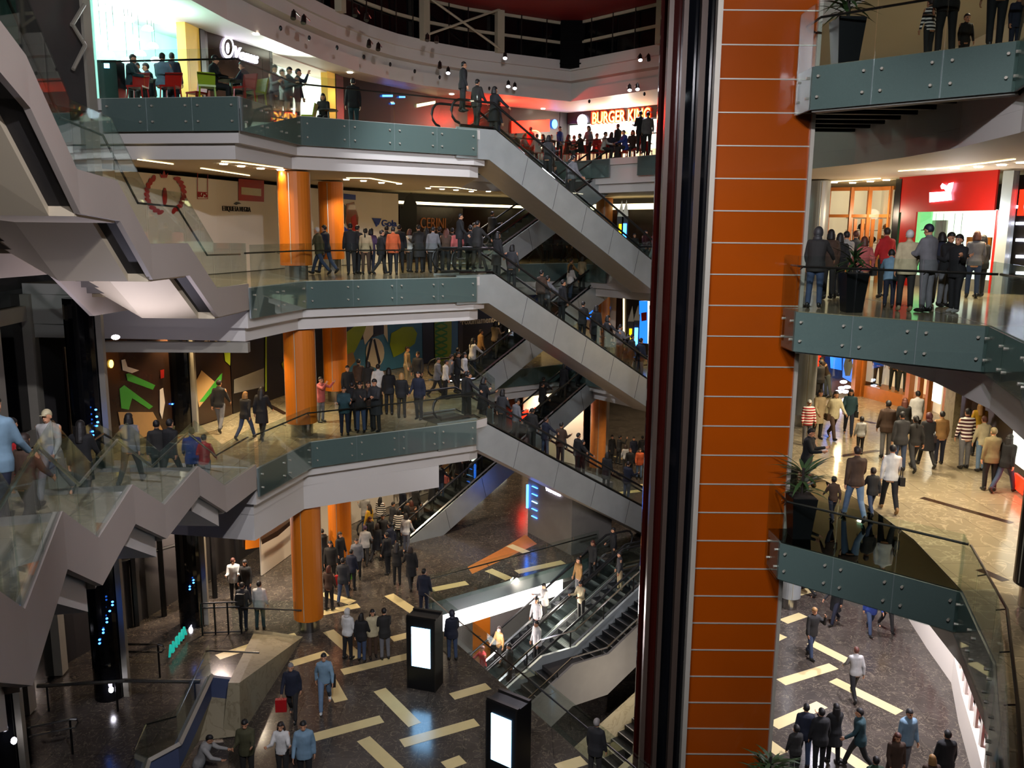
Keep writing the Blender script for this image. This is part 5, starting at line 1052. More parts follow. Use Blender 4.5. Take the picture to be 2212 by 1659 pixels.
def person(loc, face, pose, hgt, top, tcol, lcol, hair, hcol, label, group=None, stripe=False, bag=None, skin=None, scol='dark', kid=False, blabel=None):
    k = kit(pose, kid); J = k['J']; s = hgt / 1.72
    o = empty('person', loc, R(face), cat='person', group=group, label=label); o.scale = (s, s, s)
    def part(nm, me, col, M=None, mt=None):
        p = bpy.data.objects.new(nm, me); C.objects.link(p); p.parent = o; p.color = hexl(col)
        if M: p.matrix_basis = M
        if mt: p.material_slots[0].link = 'OBJECT'; p.material_slots[0].material = MATS[mt]
        return p
    part('body', k['body'], 'ffffff'); t = part({'jacket': 'jacket', 'coat': 'coat', 'shirt': 'shirt', 'hoodie': 'hoodie'}[top], top_of(k, top), COL[tcol], None, 'stripy' if stripe else None)
    part('trousers', k['legs'], COL[lcol]); part({'hood': 'hood', 'cap': 'cap', 'beanie': 'beanie'}.get(hair, 'hair'), HAIR[hair], HC.get(hcol) or COL[hcol], J['H'])
    for q in (-1, 1):
        h, kk, a, g = J['leg', q]; part('shoe', SHOE, COL[scol], Matrix.Translation(a) @ Matrix.Rotation(R(-g), 4, 'X'))
    if bag:
        kind, bc, side = bag; S, E, Wp, d2 = J['arm', side]
        nm = {'paper': 'shopping_bag', 'shoulder': 'shoulder_bag', 'pack': 'backpack'}[kind]
        if kind == 'pack': M = J['T'] @ Matrix.Translation((0, .20, 1.2))
        elif kind == 'paper': M = Matrix.Translation(Wp + d2 * .10)
        else: M = J['T'] @ Matrix.Translation((side * .24, .02, .98))
        if kind == 'paper':
            b = bpy.data.objects.new(nm, BAGM[kind]); C.objects.link(b); b.color = hexl(COL[bc]); bpy.context.view_layer.update
            b.matrix_world = Matrix.LocRotScale(Vector(loc), Matrix.Rotation(R(face), 3, 'Z').to_quaternion(), Vector((s, s, s))) @ M
            tag(b, blabel, 'bag')
        else: part(nm, BAGM[kind], COL[bc], M)
    return o
CN = dict(light='light grey', tan='tan', pale='pale blue', jeans='blue', denim='blue', skyblue='pale blue', dark='dark', charcoal='charcoal')
ORD = ['first', 'second', 'third', 'fourth', 'fifth', 'sixth', 'seventh', 'eighth', 'ninth', 'tenth', 'eleventh', 'twelfth', 'thirteenth', 'fourteenth', 'fifteenth', 'sixteenth', 'seventeenth', 'eighteenth', 'nineteenth', 'twentieth', 'twenty-first', 'twenty-second', 'twenty-third', 'twenty-fourth', 'twenty-fifth', 'twenty-sixth', 'twenty-seventh', 'twenty-eighth']
def crowd(place, rows, pos, group):
    """rows: (px, depth-or-py, face, pose, height, top, colour, legs colour, hair, hair colour, opts)"""
    order = sorted(range(len(rows)), key=lambda i: rows[i][0]); seen = {}
    def base(r): 
        o = r[10] if len(r) > 10 else {}
        st = 'striped ' if o.get('stripe') else ''; who = 'child' if r[4] < 1.45 else 'person'
        return f'{who} in {st}{CN.get(r[6], r[6])} {r[5]}'
    txt = [base(r) for r in rows]
    for rank, i in enumerate(order):
        r = rows[i]; o = dict(r[10]) if len(r) > 10 else {}; P = pos(r)
        act = {'walk': 'walking', 'walk2': 'walking', 'photo': 'raising both arms', 'phone': 'holding up a hand', 'ear': 'hand at ear', 'sit': 'seated', 'lean': 'leaning forward', 'point': 'arm stretched out', 'cross': 'arms folded'}.get(r[3], '')
        lb = f'{txt[i]}{" " + act if act else ""} {place}'
        if sum(1 for t in txt if t == txt[i]) > 1 or len(rows) > 1: lb += f', {ORD[rank]} from left'
        w = lb.split()
        if len(w) > 16: lb = f'{txt[i]} {place}, {ORD[rank]} from left'
        if lb.startswith('child'): lb = lb
        person(P, r[2], r[3], r[4], r[5], r[6], r[7], r[8], r[9], lb, group, **{k: v for k, v in o.items()}, kid=r[4] < 1.45)
dep = lambda z: (lambda r: (lambda p: (p.x, p.y, z))(DY(r[0], 500, r[1])))
flo = lambda z: (lambda r: (lambda p: (p.x, p.y, z))(G(r[0], r[1], z)))
# facing: 0 = toward the viewer, 180 = away, 90 = to the right, -90 = to the left
crowd('by the third floor columns', [
 (688, 30.6, -100, 'walk', 1.7, 'jacket', 'olive', 'jeans', 'cap', 'w'), (703, 31.4, -110, 'walk2', 1.75, 'jacket', 'navy', 'jeans', 'short', 'k'), (757, 30.6, 200, 'stand', 1.78, 'jacket', 'black', 'dark', 'short', 'k'), (771, 31.4, 150, 'stand2', 1.72, 'jacket', 'charcoal', 'black', 'short', 'k'),
 (789, 31, 180, 'stand', 1.62, 'shirt', 'beige', 'brown', 'tail', 'k'), (801, 31.6, 160, 'stand2', 1.62, 'hoodie', 'purple', 'navy', 'bob', 'k'), (822, 31.2, 120, 'walk2', 1.6, 'jacket', 'black', 'dark', 'short', 'b'), (835, 31.8, 190, 'stand', 1.72, 'jacket', 'dark', 'black', 'short', 'k'), (849, 30.9, 185, 'stand2', 1.68, 'jacket', 'orange', 'black', 'short', 'k')], dep(L3), 'people by the columns on the third floor')
crowd('at the third floor kiosk', [
 (862, 32.4, 180, 'stand', 1.76, 'jacket', 'black', 'black', 'short', 'k'), (884, 32.8, 150, 'stand2', 1.6, 'shirt', 'light', 'dark', 'bob', 'r'), (905, 32.4, -150, 'hands', 1.76, 'coat', 'dark', 'black', 'short', 'k'), (921, 33.2, 180, 'stand', 1.66, 'jacket', 'charcoal', 'dark', 'long', 'k'), (935, 32.2, 170, 'stand2', 1.7, 'jacket', 'grey', 'dark', 'short', 'k'), (949, 33, 200, 'stand', 1.7, 'jacket', 'black', 'dark', 'short', 'b'), (963, 32.4, 180, 'lean', 1.7, 'shirt', 'brown', 'black', 'long', 'r'), (976, 33.4, 170, 'stand', 1.66, 'jacket', 'dark', 'dark', 'short', 'k'), (988, 32.5, 185, 'stand2', 1.65, 'shirt', 'pink', 'dark', 'bob', 'k'), (1016, 32.6, 180, 'stand', 1.76, 'jacket', 'black', 'black', 'short', 'k'), (1034, 33.6, 100, 'walk', 1.7, 'jacket', 'dark', 'dark', 'short', 'b')], dep(L3), 'people at the third floor kiosk')
crowd('on the far third floor', [(1160, 45.5, 90, 'walk', 1.7, 'jacket', 'dark', 'dark', 'short', 'k'), (1182, 45.8, 180, 'stand', 1.72, 'coat', 'black', 'black', 'long', 'k'), (1222, 46, -80, 'walk2', 1.7, 'jacket', 'dark', 'black', 'short', 'b'), (1240, 45, 80, 'walk', 1.72, 'jacket', 'brown', 'dark', 'short', 'k'), (1371, 40.2, 10, 'stand', 1.5, 'jacket', 'dark', 'black', 'short', 'k'), (1395, 41.5, 30, 'stand2', 1.66, 'shirt', 'maroon', 'dark', 'bob', 'k'), (1416, 39.8, -60, 'walk', 1.7, 'shirt', 'pink', 'light', 'short', 'b')], dep(L3), 'people on the far third floor')
crowd('dining on the upper left terrace', [(304, 25.0, 90, 'sit', 1.72, 'jacket', 'teal', 'black', 'short', 'k'), (322, 26.2, 0, 'sit', 1.7, 'shirt', 'light', 'dark', 'short', 'k'), (345, 26.3, -60, 'sit', 1.72, 'jacket', 'navy', 'black', 'short', 'k'), (370, 24.9, 180, 'sit', 1.78, 'shirt', 'skyblue', 'jeans', 'short', 'k'), (392, 26.6, 180, 'stand', 1.72, 'coat', 'navy', 'navy', 'short', 'k'), (475, 24.9, 100, 'sit', 1.7, 'jacket', 'black', 'black', 'short', 'k'), (546, 25.8, -90, 'sit', 1.7, 'jacket', 'navy', 'black', 'short', 'k')], dep(L4 ), 'diners on the upper terrace')
crowd('standing in front of the white cafe', [(604, 28.9, 60, 'hands', 1.8, 'shirt', 'grey', 'navy', 'short', 'k'), (621, 29.6, 70, 'stand2', 1.8, 'jacket', 'white', 'navy', 'short', 'k'), (634, 28.9, 70, 'hands', 1.74, 'shirt', 'teal', 'charcoal', 'short', 'k'), (653, 29.3, 90, 'phone', 1.76, 'shirt', 'navy', 'navy', 'short', 'k'), (707, 31.7, 0, 'sit', 1.7, 'jacket', 'black', 'black', 'bob', 'k'), (770, 31.5, 200, 'stand', 1.85, 'jacket', 'black', 'teal', 'short', 'k')], dep(L4), 'customers in front of the white cafe')
crowd('in the far food court', [(1112 + 15.5 * k, 43.6 - max(0, k - 8) * .28 + (k % 3) * .7, (k * 67) % 360, ['sit', 'sit', 'stand2', 'sit'][k % 4], 1.66 + (k % 3) * .06, ['shirt', 'jacket'][k % 2], ['dark', 'grey', 'red', 'white', 'navy', 'black', 'blue', 'brown', 'pink'][k % 9], 'dark', ['short', 'bob', 'short'][k % 3], 'kbr'[k % 3]) for k in range(18)] + [(1376, 38.6, 190, 'hands', 1.78, 'jacket', 'black', 'dark', 'short', 'k'), (1391, 38.4, 170, 'stand2', 1.72, 'jacket', 'grey', 'dark', 'short', 'b')], dep(L4), 'people in the far food court')
crowd('on the second floor at the left', [(477, 932, 178, 'walk2', 1.78, 'shirt', 'black', 'grey', 'short', 'k'), (532, 948, 160, 'walk', 1.6, 'jacket', 'dark', 'jeans', 'bob', 'l'), (568, 948, 175, 'walk2', 1.74, 'coat', 'black', 'black', 'long', 'k'), (694, 912, 60, 'photo', 1.62, 'jacket', 'pink', 'grey', 'short', 'b')], flo(L2), 'people on the left of the second floor')
crowd('at the second floor railing', [
 (745, 940, 10, 'hands', 1.66, 'jacket', 'teal', 'navy', 'short', 'k'), (762, 931, 170, 'stand', 1.68, 'jacket', 'black', 'black', 'short', 'k'), (780, 934, 0, 'hands', 1.74, 'jacket', 'dark', 'jeans', 'short', 'k'), (797, 928, 20, 'stand2', 1.68, 'shirt', 'brown', 'black', 'short', 'b'), (813, 932, -30, 'hands', 1.8, 'coat', 'charcoal', 'dark', 'short', 'k'),
 (752, 886, 30, 'stand', 1.7, 'jacket', 'black', 'dark', 'short', 'k'), (776, 868, 170, 'stand2', 1.7, 'hoodie', 'brown', 'dark', 'short', 'k'), (797, 872, 200, 'stand', 1.68, 'jacket', 'dark', 'black', 'bob', 'k'), (818, 884, 190, 'stand', 1.72, 'shirt', 'white', 'dark', 'short', 'k'), (841, 896, 180, 'stand2', 1.74, 'jacket', 'black', 'black', 'bob', 'k'), (868, 903, 170, 'stand', 1.64, 'jacket', 'black', 'dark', 'bob', 'l'), (905, 906, -20, 'stand2', 1.76, 'jacket', 'navy', 'black', 'short', 'k'), (879, 836, 80, 'stand', 1.76, 'shirt', 'beige', 'khaki', 'short', 'b'), (904, 850, -20, 'stand', 1.76, 'jacket', 'dark', 'dark', 'short', 'k'),
 (944, 858, 90, 'walk2', 1.66, 'jacket', 'grey', 'dark', 'short', 'k'), (962, 862, 100, 'stand', 1.6, 'hoodie', 'white', 'black', 'short', 'k'), (972, 850, 110, 'walk', 1.7, 'shirt', 'grey', 'dark', 'short', 'b'), (988, 848, 90, 'stand2', 1.72, 'jacket', 'black', 'dark', 'short', 'k'), (1002, 842, 80, 'stand', 1.6, 'jacket', 'white', 'dark', 'long', 'k')], flo(L2), 'people at the second floor railing')
def onst(seg, px, w=2.4, off=1.0):  # standing on the zigzag stair: choose the point of the stair path whose picture column is px
    best = None
    nodes = [Vector(p) for p in ((-7.42, 21.4, 6.97), (-7.35, 19.45, 8.05), (-6.96, 16.5, 8.08), (-6.56, 14.3, 9.18), (-5.86, 11.6, 9.22), (-5.25, 9.6, 10.3), (-4.2, 6.95, 10.32))]
    for a, b in zip(nodes[:-1], nodes[1:]):
        for t in range(20):
            p = a.lerp(b, t / 20); d = (b - a); nn = Vector((d.y, -d.x, 0)).normalized() * -1
            q = p + Vector((-off, -.0, 0)) * 1.0; q.z = p.z - .02; v = q - CAM; x = CX + FPX * v.dot(cr) / v.dot(cf)
            if best is None or abs(x - px) < best[0]: best = (abs(x - px), q)
    return best[1]
st_rows = [(440, .8, 200, 'walk', 1.7, 'jacket', 'blue', 'dark', 'short', 'k'), (470, .5, 180, 'walk2', 1.5, 'shirt', 'red', 'grey', 'short', 'k'), (372, 1.2, 160, 'walk', 1.76, 'jacket', 'black', 'black', 'short', 'k'), (345, 1.5, 200, 'walk2', 1.7, 'jacket', 'dark', 'black', 'short', 'k'), (288, 1.2, 180, 'walk', 1.66, 'shirt', 'grey', 'dark', 'bob', 'k'), (185, 1.4, 190, 'walk2', 1.7, 'coat', 'black', 'dark', 'long', 'k'), (120, 1.2, 0, 'walk', 1.6, 'shirt', 'light', 'grey', 'cap', 'cream'), (68, 1.1, 170, 'walk2', 1.55, 'shirt', 'brown', 'dark', 'bob', 'b'), (38, 1.6, 160, 'walk', 1.6, 'jacket', 'red', 'dark', 'bob', 'k'), (6, .9, 180, 'walk2', 1.7, 'jacket', 'skyblue', 'navy', 'short', 'k')]
crowd('on the zigzag staircase', st_rows, lambda r: onst(None, r[0], off=r[1]), 'people on the zigzag staircase')
def onesc(E_, f, lat): s = E_['run'] * f; z = E_['z0'] + (E_['z1'] - E_['z0']) * f; p = E_['P'](s, lat, z + .03); return p
def riders(E_, rows, place, group, up):
    fd = math.degrees(E_['az']) + 90
    def pos(r): return onesc(E_, r[1], r[11])
    crowd(place, [(r[0], r[0], fd + r[1], *r[2:]) if False else r for r in rows], pos, group)
def rr(fs, base, E_, tops, jit=0, hair='short'):
    out = []; fd = math.degrees(E_['az']) + 90
    for k, (f, lat) in enumerate(fs):
        p = onesc(E_, f, lat); v = p - CAM; px = CX + FPX * v.dot(cr) / v.dot(cf); t, c, l, hr_, hc = tops[k % len(tops)]
        pose = ['stand', 'stand2', 'rail', 'stand', 'hands'][(k + jit) % 5]; ups = E_['z1'] > E_['z0']
        out.append((px, f, fd + (k * 37 % 50) - 25 , pose, 1.62 + (k * 7 % 5) * .035, t, c, l, hr_, hc, {}, lat))
    return out
def ride(E_, fs, place, group, tops, jit=0): rows = rr(fs, 0, E_, tops, jit); crowd(place, rows, lambda r: onesc(E_, r[1], r[11]), group)
DK = [('jacket', 'black', 'black', 'short', 'k'), ('jacket', 'dark', 'dark', 'short', 'k'), ('coat', 'black', 'dark', 'bob', 'k'), ('jacket', 'navy', 'jeans', 'short', 'b'), ('shirt', 'charcoal', 'black', 'bob', 'k'), ('jacket', 'brown', 'dark', 'short', 'k'), ('hoodie', 'grey', 'dark', 'short', 'k')]
ride(EA, [(-.12, .5), (-.02, .9), (.04, .6), (.09, 1.0), (.33, .6), (.37, 1.0), (.46, .5), (.49, .95)], 'riding the upper front escalator', 'riders on the upper front escalator', DK)
ride(EB, [(-.1, .9), (-.04, .6), (.05, .5), (.09, 1.0), (.13, .55), (.30, .7), (.36, 1.0), (.40, .5), (.56, .9), (.60, .5), (.64, 1.0), (.68, .6), (.72, 1.0), (.75, .5), (.79, .9), (.83, .5), (.86, 1.0), (.90, .6), (.94, 1.0), (.98, .55)], 'riding the middle front escalator', 'riders on the middle front escalator', DK, 1)
ride(EC, [(.0, .5), (.02, 1.0), (.06, .6), (.09, 1.05), (.13, .5), (.16, 1.0), (.19, .6), (.22, 1.05), (.25, .5), (.28, 1.0), (.31, .55), (.34, 1.0), (.38, .6), (.41, 1.0), (.45, .5), (.5, .9), (.62, .9), (.70, .6)], 'riding the lower front escalator', 'riders on the lower front escalator', DK, 2)
ride(FA, [(.05, .9), (.14, .6), (.55, .6), (.6, 1.0)], 'on the escalator to the dining floor', 'riders on the upper rear escalator', DK, 3)
ride(FB, [(-.12, .5), (-.05, .9), (.02, .6), (.1, 1.0), (.16, .6), (.25, .9), (.66, .5), (.7, .95), (.74, .5)], 'riding the middle rear escalator', 'riders on the middle rear escalator', [('shirt', 'beige', 'dark', 'bob', 'k'), ('jacket', 'dark', 'dark', 'short', 'k'), ('jacket', 'white', 'jeans', 'long', 'k'), ('jacket', 'tan', 'dark', 'short', 'b')])
ride(FC, [(.02, .5), (.08, .9), (.14, .6), (.2, 1.0), (.25, .5), (.31, .9), (.36, .6), (.66, .5), (.7, 1.0), (.78, .6), (.82, 1.0), (.86, .6)], 'on the long rear escalator', 'riders on the lower rear escalator', DK, 4)
random.seed(5)
g1 = []
for k, (px, py) in enumerate(((700, 1232), (716, 1262), (735, 1240), (742, 1300), (760, 1275), (712, 1318), (772, 1250), (790, 1218), (800, 1198), (815, 1210), (828, 1190), (845, 1208), (862, 1180), (878, 1195), (790, 1150), (800, 1170), (822, 1150), (848, 1160), (870, 1130), (890, 1160), (903, 1150), (838, 1240), (858, 1262), (888, 1270))):
    t = [('jacket', 'black', 'black', 'short', 'k'), ('jacket', 'dark', 'dark', 'long', 'k'), ('coat', 'black', 'dark', 'bob', 'b'), ('jacket', 'charcoal', 'jeans', 'short', 'k'), ('jacket', 'navy', 'black', 'short', 'k'), ('shirt', 'brown', 'dark', 'bob', 'r'), ('jacket', 'grey', 'dark', 'short', 'b')][k % 7]; o = {}
    if k == 14: t = ('jacket', 'light', 'jeans', 'cap', 'r')
    if k == 15: t = ('shirt', 'yellow', 'dark', 'long', 'b')
    if k == 16: t = ('shirt', 'dark', 'dark', 'long', 'k'); o = dict(stripe=True)
    if k == 12: t = ('shirt', 'charcoal', 'black', 'bob', 'k'); o = dict(stripe=True)
    if k == 8: t = ('coat', 'black', 'light', 'bob', 'r')
    if k == 7: t = ('jacket', 'light', 'dark', 'cap', 'purple')
    if k == 13: t = ('shirt', 'white', 'grey', 'bob', 'k')
    if k == 3: o = dict(bag=('paper', 'red', 1), blabel='red paper shopping bag in the dark crowd behind the orange column')
    if k == 4: o = dict(bag=('paper', 'lime', 1), blabel='lime green shopping bag in the dark crowd behind the orange column')
    g1.append((px, py, random.choice([180, 160, 200, 120, -120, 60, 10]), random.choice(['stand', 'stand2', 'hands', 'walk', 'walk2', 'stand']), 1.62 + random.random() * .16, *t, o))
crowd('in the ground floor crowd', g1, flo(L1), 'ground floor crowd near the rear escalator')
crowd('by the tan hoarding on the ground floor', [(945, 1062, 20, 'stand2', 1.72, 'jacket', 'black', 'dark', 'short', 'k'), (964, 1064, 0, 'stand', 1.1, 'jacket', 'pink', 'dark', 'beanie', 'w'), (956, 1050, 40, 'stand', 1.3, 'shirt', 'red', 'dark', 'short', 'b'), (984, 1062, -40, 'stand2', 1.74, 'jacket', 'dark', 'grey', 'short', 'k')], flo(L1), 'family by the tan hoarding')
crowd('far back on the ground floor', [(1320, 1000, 30, 'stand', 1.7, 'coat', 'dark', 'dark', 'short', 'k'), (1336, 1003, 100, 'phone', 1.74, 'jacket', 'dark', 'dark', 'short', 'k'), (1350, 1020, 180, 'stand', 1.6, 'shirt', 'light', 'dark', 'bob', 'b'), (1359, 1032, 0, 'stand', 1.7, 'jacket', 'black', 'black', 'short', 'r'), (1367, 1004, 10, 'stand2', 1.7, 'jacket', 'navy', 'dark', 'short', 'k'), (1380, 1034, 0, 'stand2', 1.76, 'jacket', 'orange', 'pale', 'short', 'b'), (1386, 1003, 180, 'stand', 1.72, 'jacket', 'dark', 'dark', 'short', 'k'), (1396, 1010, 150, 'walk', 1.6, 'shirt', 'grey', 'dark', 'bob', 'k'), (1405, 1005, 170, 'stand', 1.7, 'jacket', 'brown', 'navy', 'short', 'k')], flo(L1), 'people far back on the ground floor')
crowd('beside the display totem', [(752, 1424, 150, 'stand', 1.72, 'hoodie', 'white', 'black', 'hood', 'w'), (782, 1428, 170, 'stand2', 1.62, 'jacket', 'black', 'denim', 'bob', 'k'), (806, 1420, 20, 'stand', 1.66, 'jacket', 'cream', 'brown', 'bob', 'k'), (832, 1424, 200, 'hands', 1.72, 'jacket', 'dark', 'grey', 'short', 'k')], flo(L1), 'group of four beside the display totem')
crowd('approaching at lower left', [(633, 1552, 5, 'walk2', 1.74, 'jacket', 'navy', 'dark', 'short', 'g', dict(bag=('paper', 'red', -1), blabel='red shopping bag carried by the grey haired walker in front')), (703, 1530, 10, 'walk', 1.80, 'shirt', 'skyblue', 'pale', 'short', 'k', dict(scol='white', bag=('shoulder', 'black', 1)))], flo(L1), 'two men walking toward the viewer')
crowd('at the bottom edge left of centre', [(436, 1712, 90, 'lean', 1.6, 'jacket', 'light', 'grey', 'short', 'k'), (536, 1690, 5, 'hands', 1.74, 'jacket', 'olive', 'dark', 'short', 'k'), (612, 1688, 0, 'cross', 1.64, 'shirt', 'white', 'dark', 'long', 'b'), (660, 1700, 10, 'stand2', 1.8, 'jacket', 'skyblue', 'black', 'short', 'k')], flo(L1), 'people cut by the bottom edge')
crowd('beside the basement opening', [(916, 1330, 170, 'stand', 1.76, 'jacket', 'navy', 'navy', 'short', 'k'), (977, 1425, 200, 'stand2', 1.68, 'jacket', 'navy', 'jeans', 'hood', 'n'), (1284, 1690, 150, 'stand', 1.72, 'jacket', 'black', 'dark', 'short', 'g')], flo(L1), 'people beside the basement opening')
crowd('near the glass doors at the left', [(508, 1300, 10, 'hands', 1.72, 'jacket', 'white', 'black', 'short', 'r'), (534, 1305, -10, 'stand', 1.72, 'jacket', 'dark', 'navy', 'bob', 'k'), (527, 1360, 180, 'stand2', 1.7, 'jacket', 'charcoal', 'navy', 'short', 'k', dict(bag=('pack', 'dark', 1))), (563, 1360, 178, 'stand', 1.74, 'jacket', 'white', 'teal', 'short', 'k', dict(stripe=False)), (348, 1262, 90, 'stand', 1.7, 'shirt', 'white', 'dark', 'short', 'k'), (368, 1268, -90, 'stand2', 1.66, 'jacket', 'maroon', 'dark', 'bob', 'k')], flo(L1), 'people near the glass doors')
ride(X1, [(.08, .7), (.27, .9), (.50, .8), (.62, 1.0)], 'riding the right basement escalator', 'riders on the right basement escalator', [('shirt', 'charcoal', 'beige', 'short', 'k'), ('shirt', 'cream', 'dark', 'bob', 'k'), ('jacket', 'white', 'dark', 'short', 'k'), ('jacket', 'dark', 'dark', 'short', 'k')], 3)
ride(X2, [(.02, .7), (.12, .9), (.22, .6), (.38, .9), (.45, .5), (.62, .8), (.72, .5)], 'riding the left basement escalator', 'riders on the left basement escalator', [('jacket', 'black', 'dark', 'short', 'k'), ('jacket', 'dark', 'black', 'bob', 'r'), ('shirt', 'tan', 'grey', 'bob', 'b'), ('jacket', 'light', 'dark', 'short', 'k'), ('shirt', 'white', 'black', 'bob', 'k'), ('shirt', 'tan', 'dark', 'bob', 'b'), ('shirt', 'red', 'dark', 'short', 'r')], 1)
crowd('in front of the red sports shop', [
 (1768, 18.9, 150, 'rail', 1.74, 'jacket', 'dark', 'jeans', 'hood', 'charcoal'), (1797, 21.5, 180, 'stand', 1.7, 'jacket', 'brown', 'dark', 'bob', 'k'), (1817, 22, 170, 'walk', 1.68, 'jacket', 'black', 'black', 'bob', 'k'), (1832, 22.6, 190, 'walk2', 1.7, 'hoodie', 'light', 'dark', 'short', 'k'), (1851, 24, 180, 'stand', 1.68, 'shirt', 'charcoal', 'dark', 'short', 'r'), (1871, 20.8, 178, 'walk', 1.6, 'shirt', 'pink', 'grey', 'bob', 'r', dict(bag=('shoulder', 'dark', -1))), (1918, 22.2, 185, 'stand', 1.76, 'shirt', 'red', 'dark', 'short', 'b'), (1932, 19.2, 160, 'lean', 1.3, 'jacket', 'skyblue', 'navy', 'short', 'k'), (1967, 18.4, 170, 'stand2', 1.7, 'jacket', 'cream', 'dark', 'cap', 'w', dict(scol='beige')), (2012, 18.2, -150, 'hands', 1.82, 'jacket', 'grey', 'grey', 'cap', 'n'),
 (2038, 20.4, 170, 'hands', 1.66, 'jacket', 'navy', 'grey', 'bob', 'k'), (2052, 19.6, 20, 'hands', 1.66, 'jacket', 'black', 'grey', 'short', 'k'), (2076, 18.2, -60, 'cross', 1.62, 'jacket', 'black', 'black', 'tail', 'k', dict(scol='light')), (2112, 22.4, 160, 'stand2', 1.7, 'shirt', 'grey', 'jeans', 'bob', 'r'), (2128, 22.8, 190, 'stand', 1.6, 'jacket', 'dark', 'dark', 'bob', 'k')], dep(L3), 'people in front of the red sports shop')
crowd('on the top right bridge', [(1968, 17.6, 200, 'stand', 1.15, 'shirt', 'black', 'dark', 'short', 'b', dict(stripe=True)), (2002, 17.2, 180, 'stand2', 1.78, 'jacket', 'dark', 'dark', 'short', 'k'), (2043, 18.4, 0, 'stand', 1.05, 'shirt', 'dark', 'dark', 'short', 'b'), (2104, 16.4, 170, 'rail', 1.72, 'shirt', 'white', 'black', 'short', 'k'), (2146, 17.0, 0, 'stand', 1.1, 'jacket', 'navy', 'navy', 'short', 'b'), (2192, 16.2, 180, 'stand', 1.7, 'jacket', 'black', 'dark', 'short', 'k')], dep(L4), 'people on the top right bridge')
crowd('on the beige second floor', [
 (1741, 962, 0, 'stand', 1.5, 'jacket', 'red', 'grey', 'cap', 'w', dict(stripe=True)), (1764, 948, 20, 'stand2', 1.66, 'coat', 'beige', 'dark', 'bob', 'b'), (1797, 948, 10, 'walk', 1.68, 'jacket', 'cream', 'brown', 'long', 'b', dict(bag=('shoulder', 'brown', -1))), (1831, 940, -20, 'walk2', 1.62, 'jacket', 'teal', 'navy', 'bob', 'k', dict(bag=('shoulder', 'black', 1))), (1856, 982, 180, 'stand', 1.18, 'hoodie', 'light', 'dark', 'short', 'k'), (1768, 868, -150, 'stand', 1.7, 'jacket', 'black', 'dark', 'short', 'k'), (1783, 858, -80, 'lean', 1.76, 'shirt', 'brown', 'grey', 'short', 'k'),
 (1910, 988, 175, 'stand', 1.76, 'jacket', 'brown', 'grey', 'short', 'k'), (1940, 1016, 180, 'stand2', 1.72, 'jacket', 'charcoal', 'jeans', 'short', 'k'), (1946, 972, 180, 'stand', 1.66, 'jacket', 'dark', 'dark', 'long', 'r'), (1970, 1016, 178, 'walk', 1.66, 'shirt', 'dark', 'charcoal', 'tail', 'k'), (1974, 955, 180, 'stand', 1.7, 'jacket', 'white', 'dark', 'short', 'k'), (1998, 1008, 180, 'walk2', 1.64, 'coat', 'black', 'dark', 'hood', 'maroon'), (2026, 1003, 175, 'stand', 1.6, 'shirt', 'tan', 'navy', 'short', 'k', dict(bag=('shoulder', 'black', 1))), (2080, 1012, 180, 'stand', 1.78, 'shirt', 'maroon', 'grey', 'short', 'k', dict(stripe=True)), (2108, 985, 170, 'stand2', 1.7, 'shirt', 'yellow', 'dark', 'long', 'l'), (2116, 1018, 180, 'stand', 1.62, 'shirt', 'cream', 'pale', 'short', 'r'), (2134, 1060, 180, 'stand2', 1.72, 'jacket', 'khaki', 'black', 'beanie', 'khaki'), (2166, 1064, 120, 'walk', 1.64, 'jacket', 'black', 'jeans', 'long', 'k')], flo(L2), 'people on the beige second floor')
crowd('on the glass bridge', [(1738, 1062, 60, 'hands', 1.72, 'jacket', 'black', 'dark', 'short', 'k'), (1796, 1124, 180, 'walk', 1.1, 'shirt', 'brown', 'navy', 'short', 'k'), (1842, 1122, 180, 'walk2', 1.82, 'hoodie', 'brown', 'pale', 'short', 'b'), (1880, 1112, 180, 'walk', 1.2, 'jacket', 'dark', 'jeans', 'short', 'b'), (1918, 1104, 170, 'walk2', 1.7, 'shirt', 'white', 'black', 'short', 'k', dict(scol='tan', bag=('shoulder', 'dark', -1)))], flo(L2), 'family crossing the glass bridge')
crowd('on the lower right floor', [(1736, 1285, -120, 'walk', 1.7, 'coat', 'maroon', 'dark', 'short', 'k'), (1801, 1348, -60, 'walk2', 1.7, 'coat', 'black', 'navy', 'short', 'k'), (1878, 1368, 0, 'walk', 1.74, 'jacket', 'blue', 'jeans', 'short', 'b'), (1914, 1362, 0, 'walk2', 1.7, 'shirt', 'yellow', 'dark', 'bob', 'k'), (1750, 1420, 20, 'ear', 1.76, 'jacket', 'dark', 'jeans', 'short', 'l'), (1843, 1508, 180, 'walk', 1.66, 'hoodie', 'light', 'black', 'short', 'r')], flo(L1), 'people on the lower right ground floor')
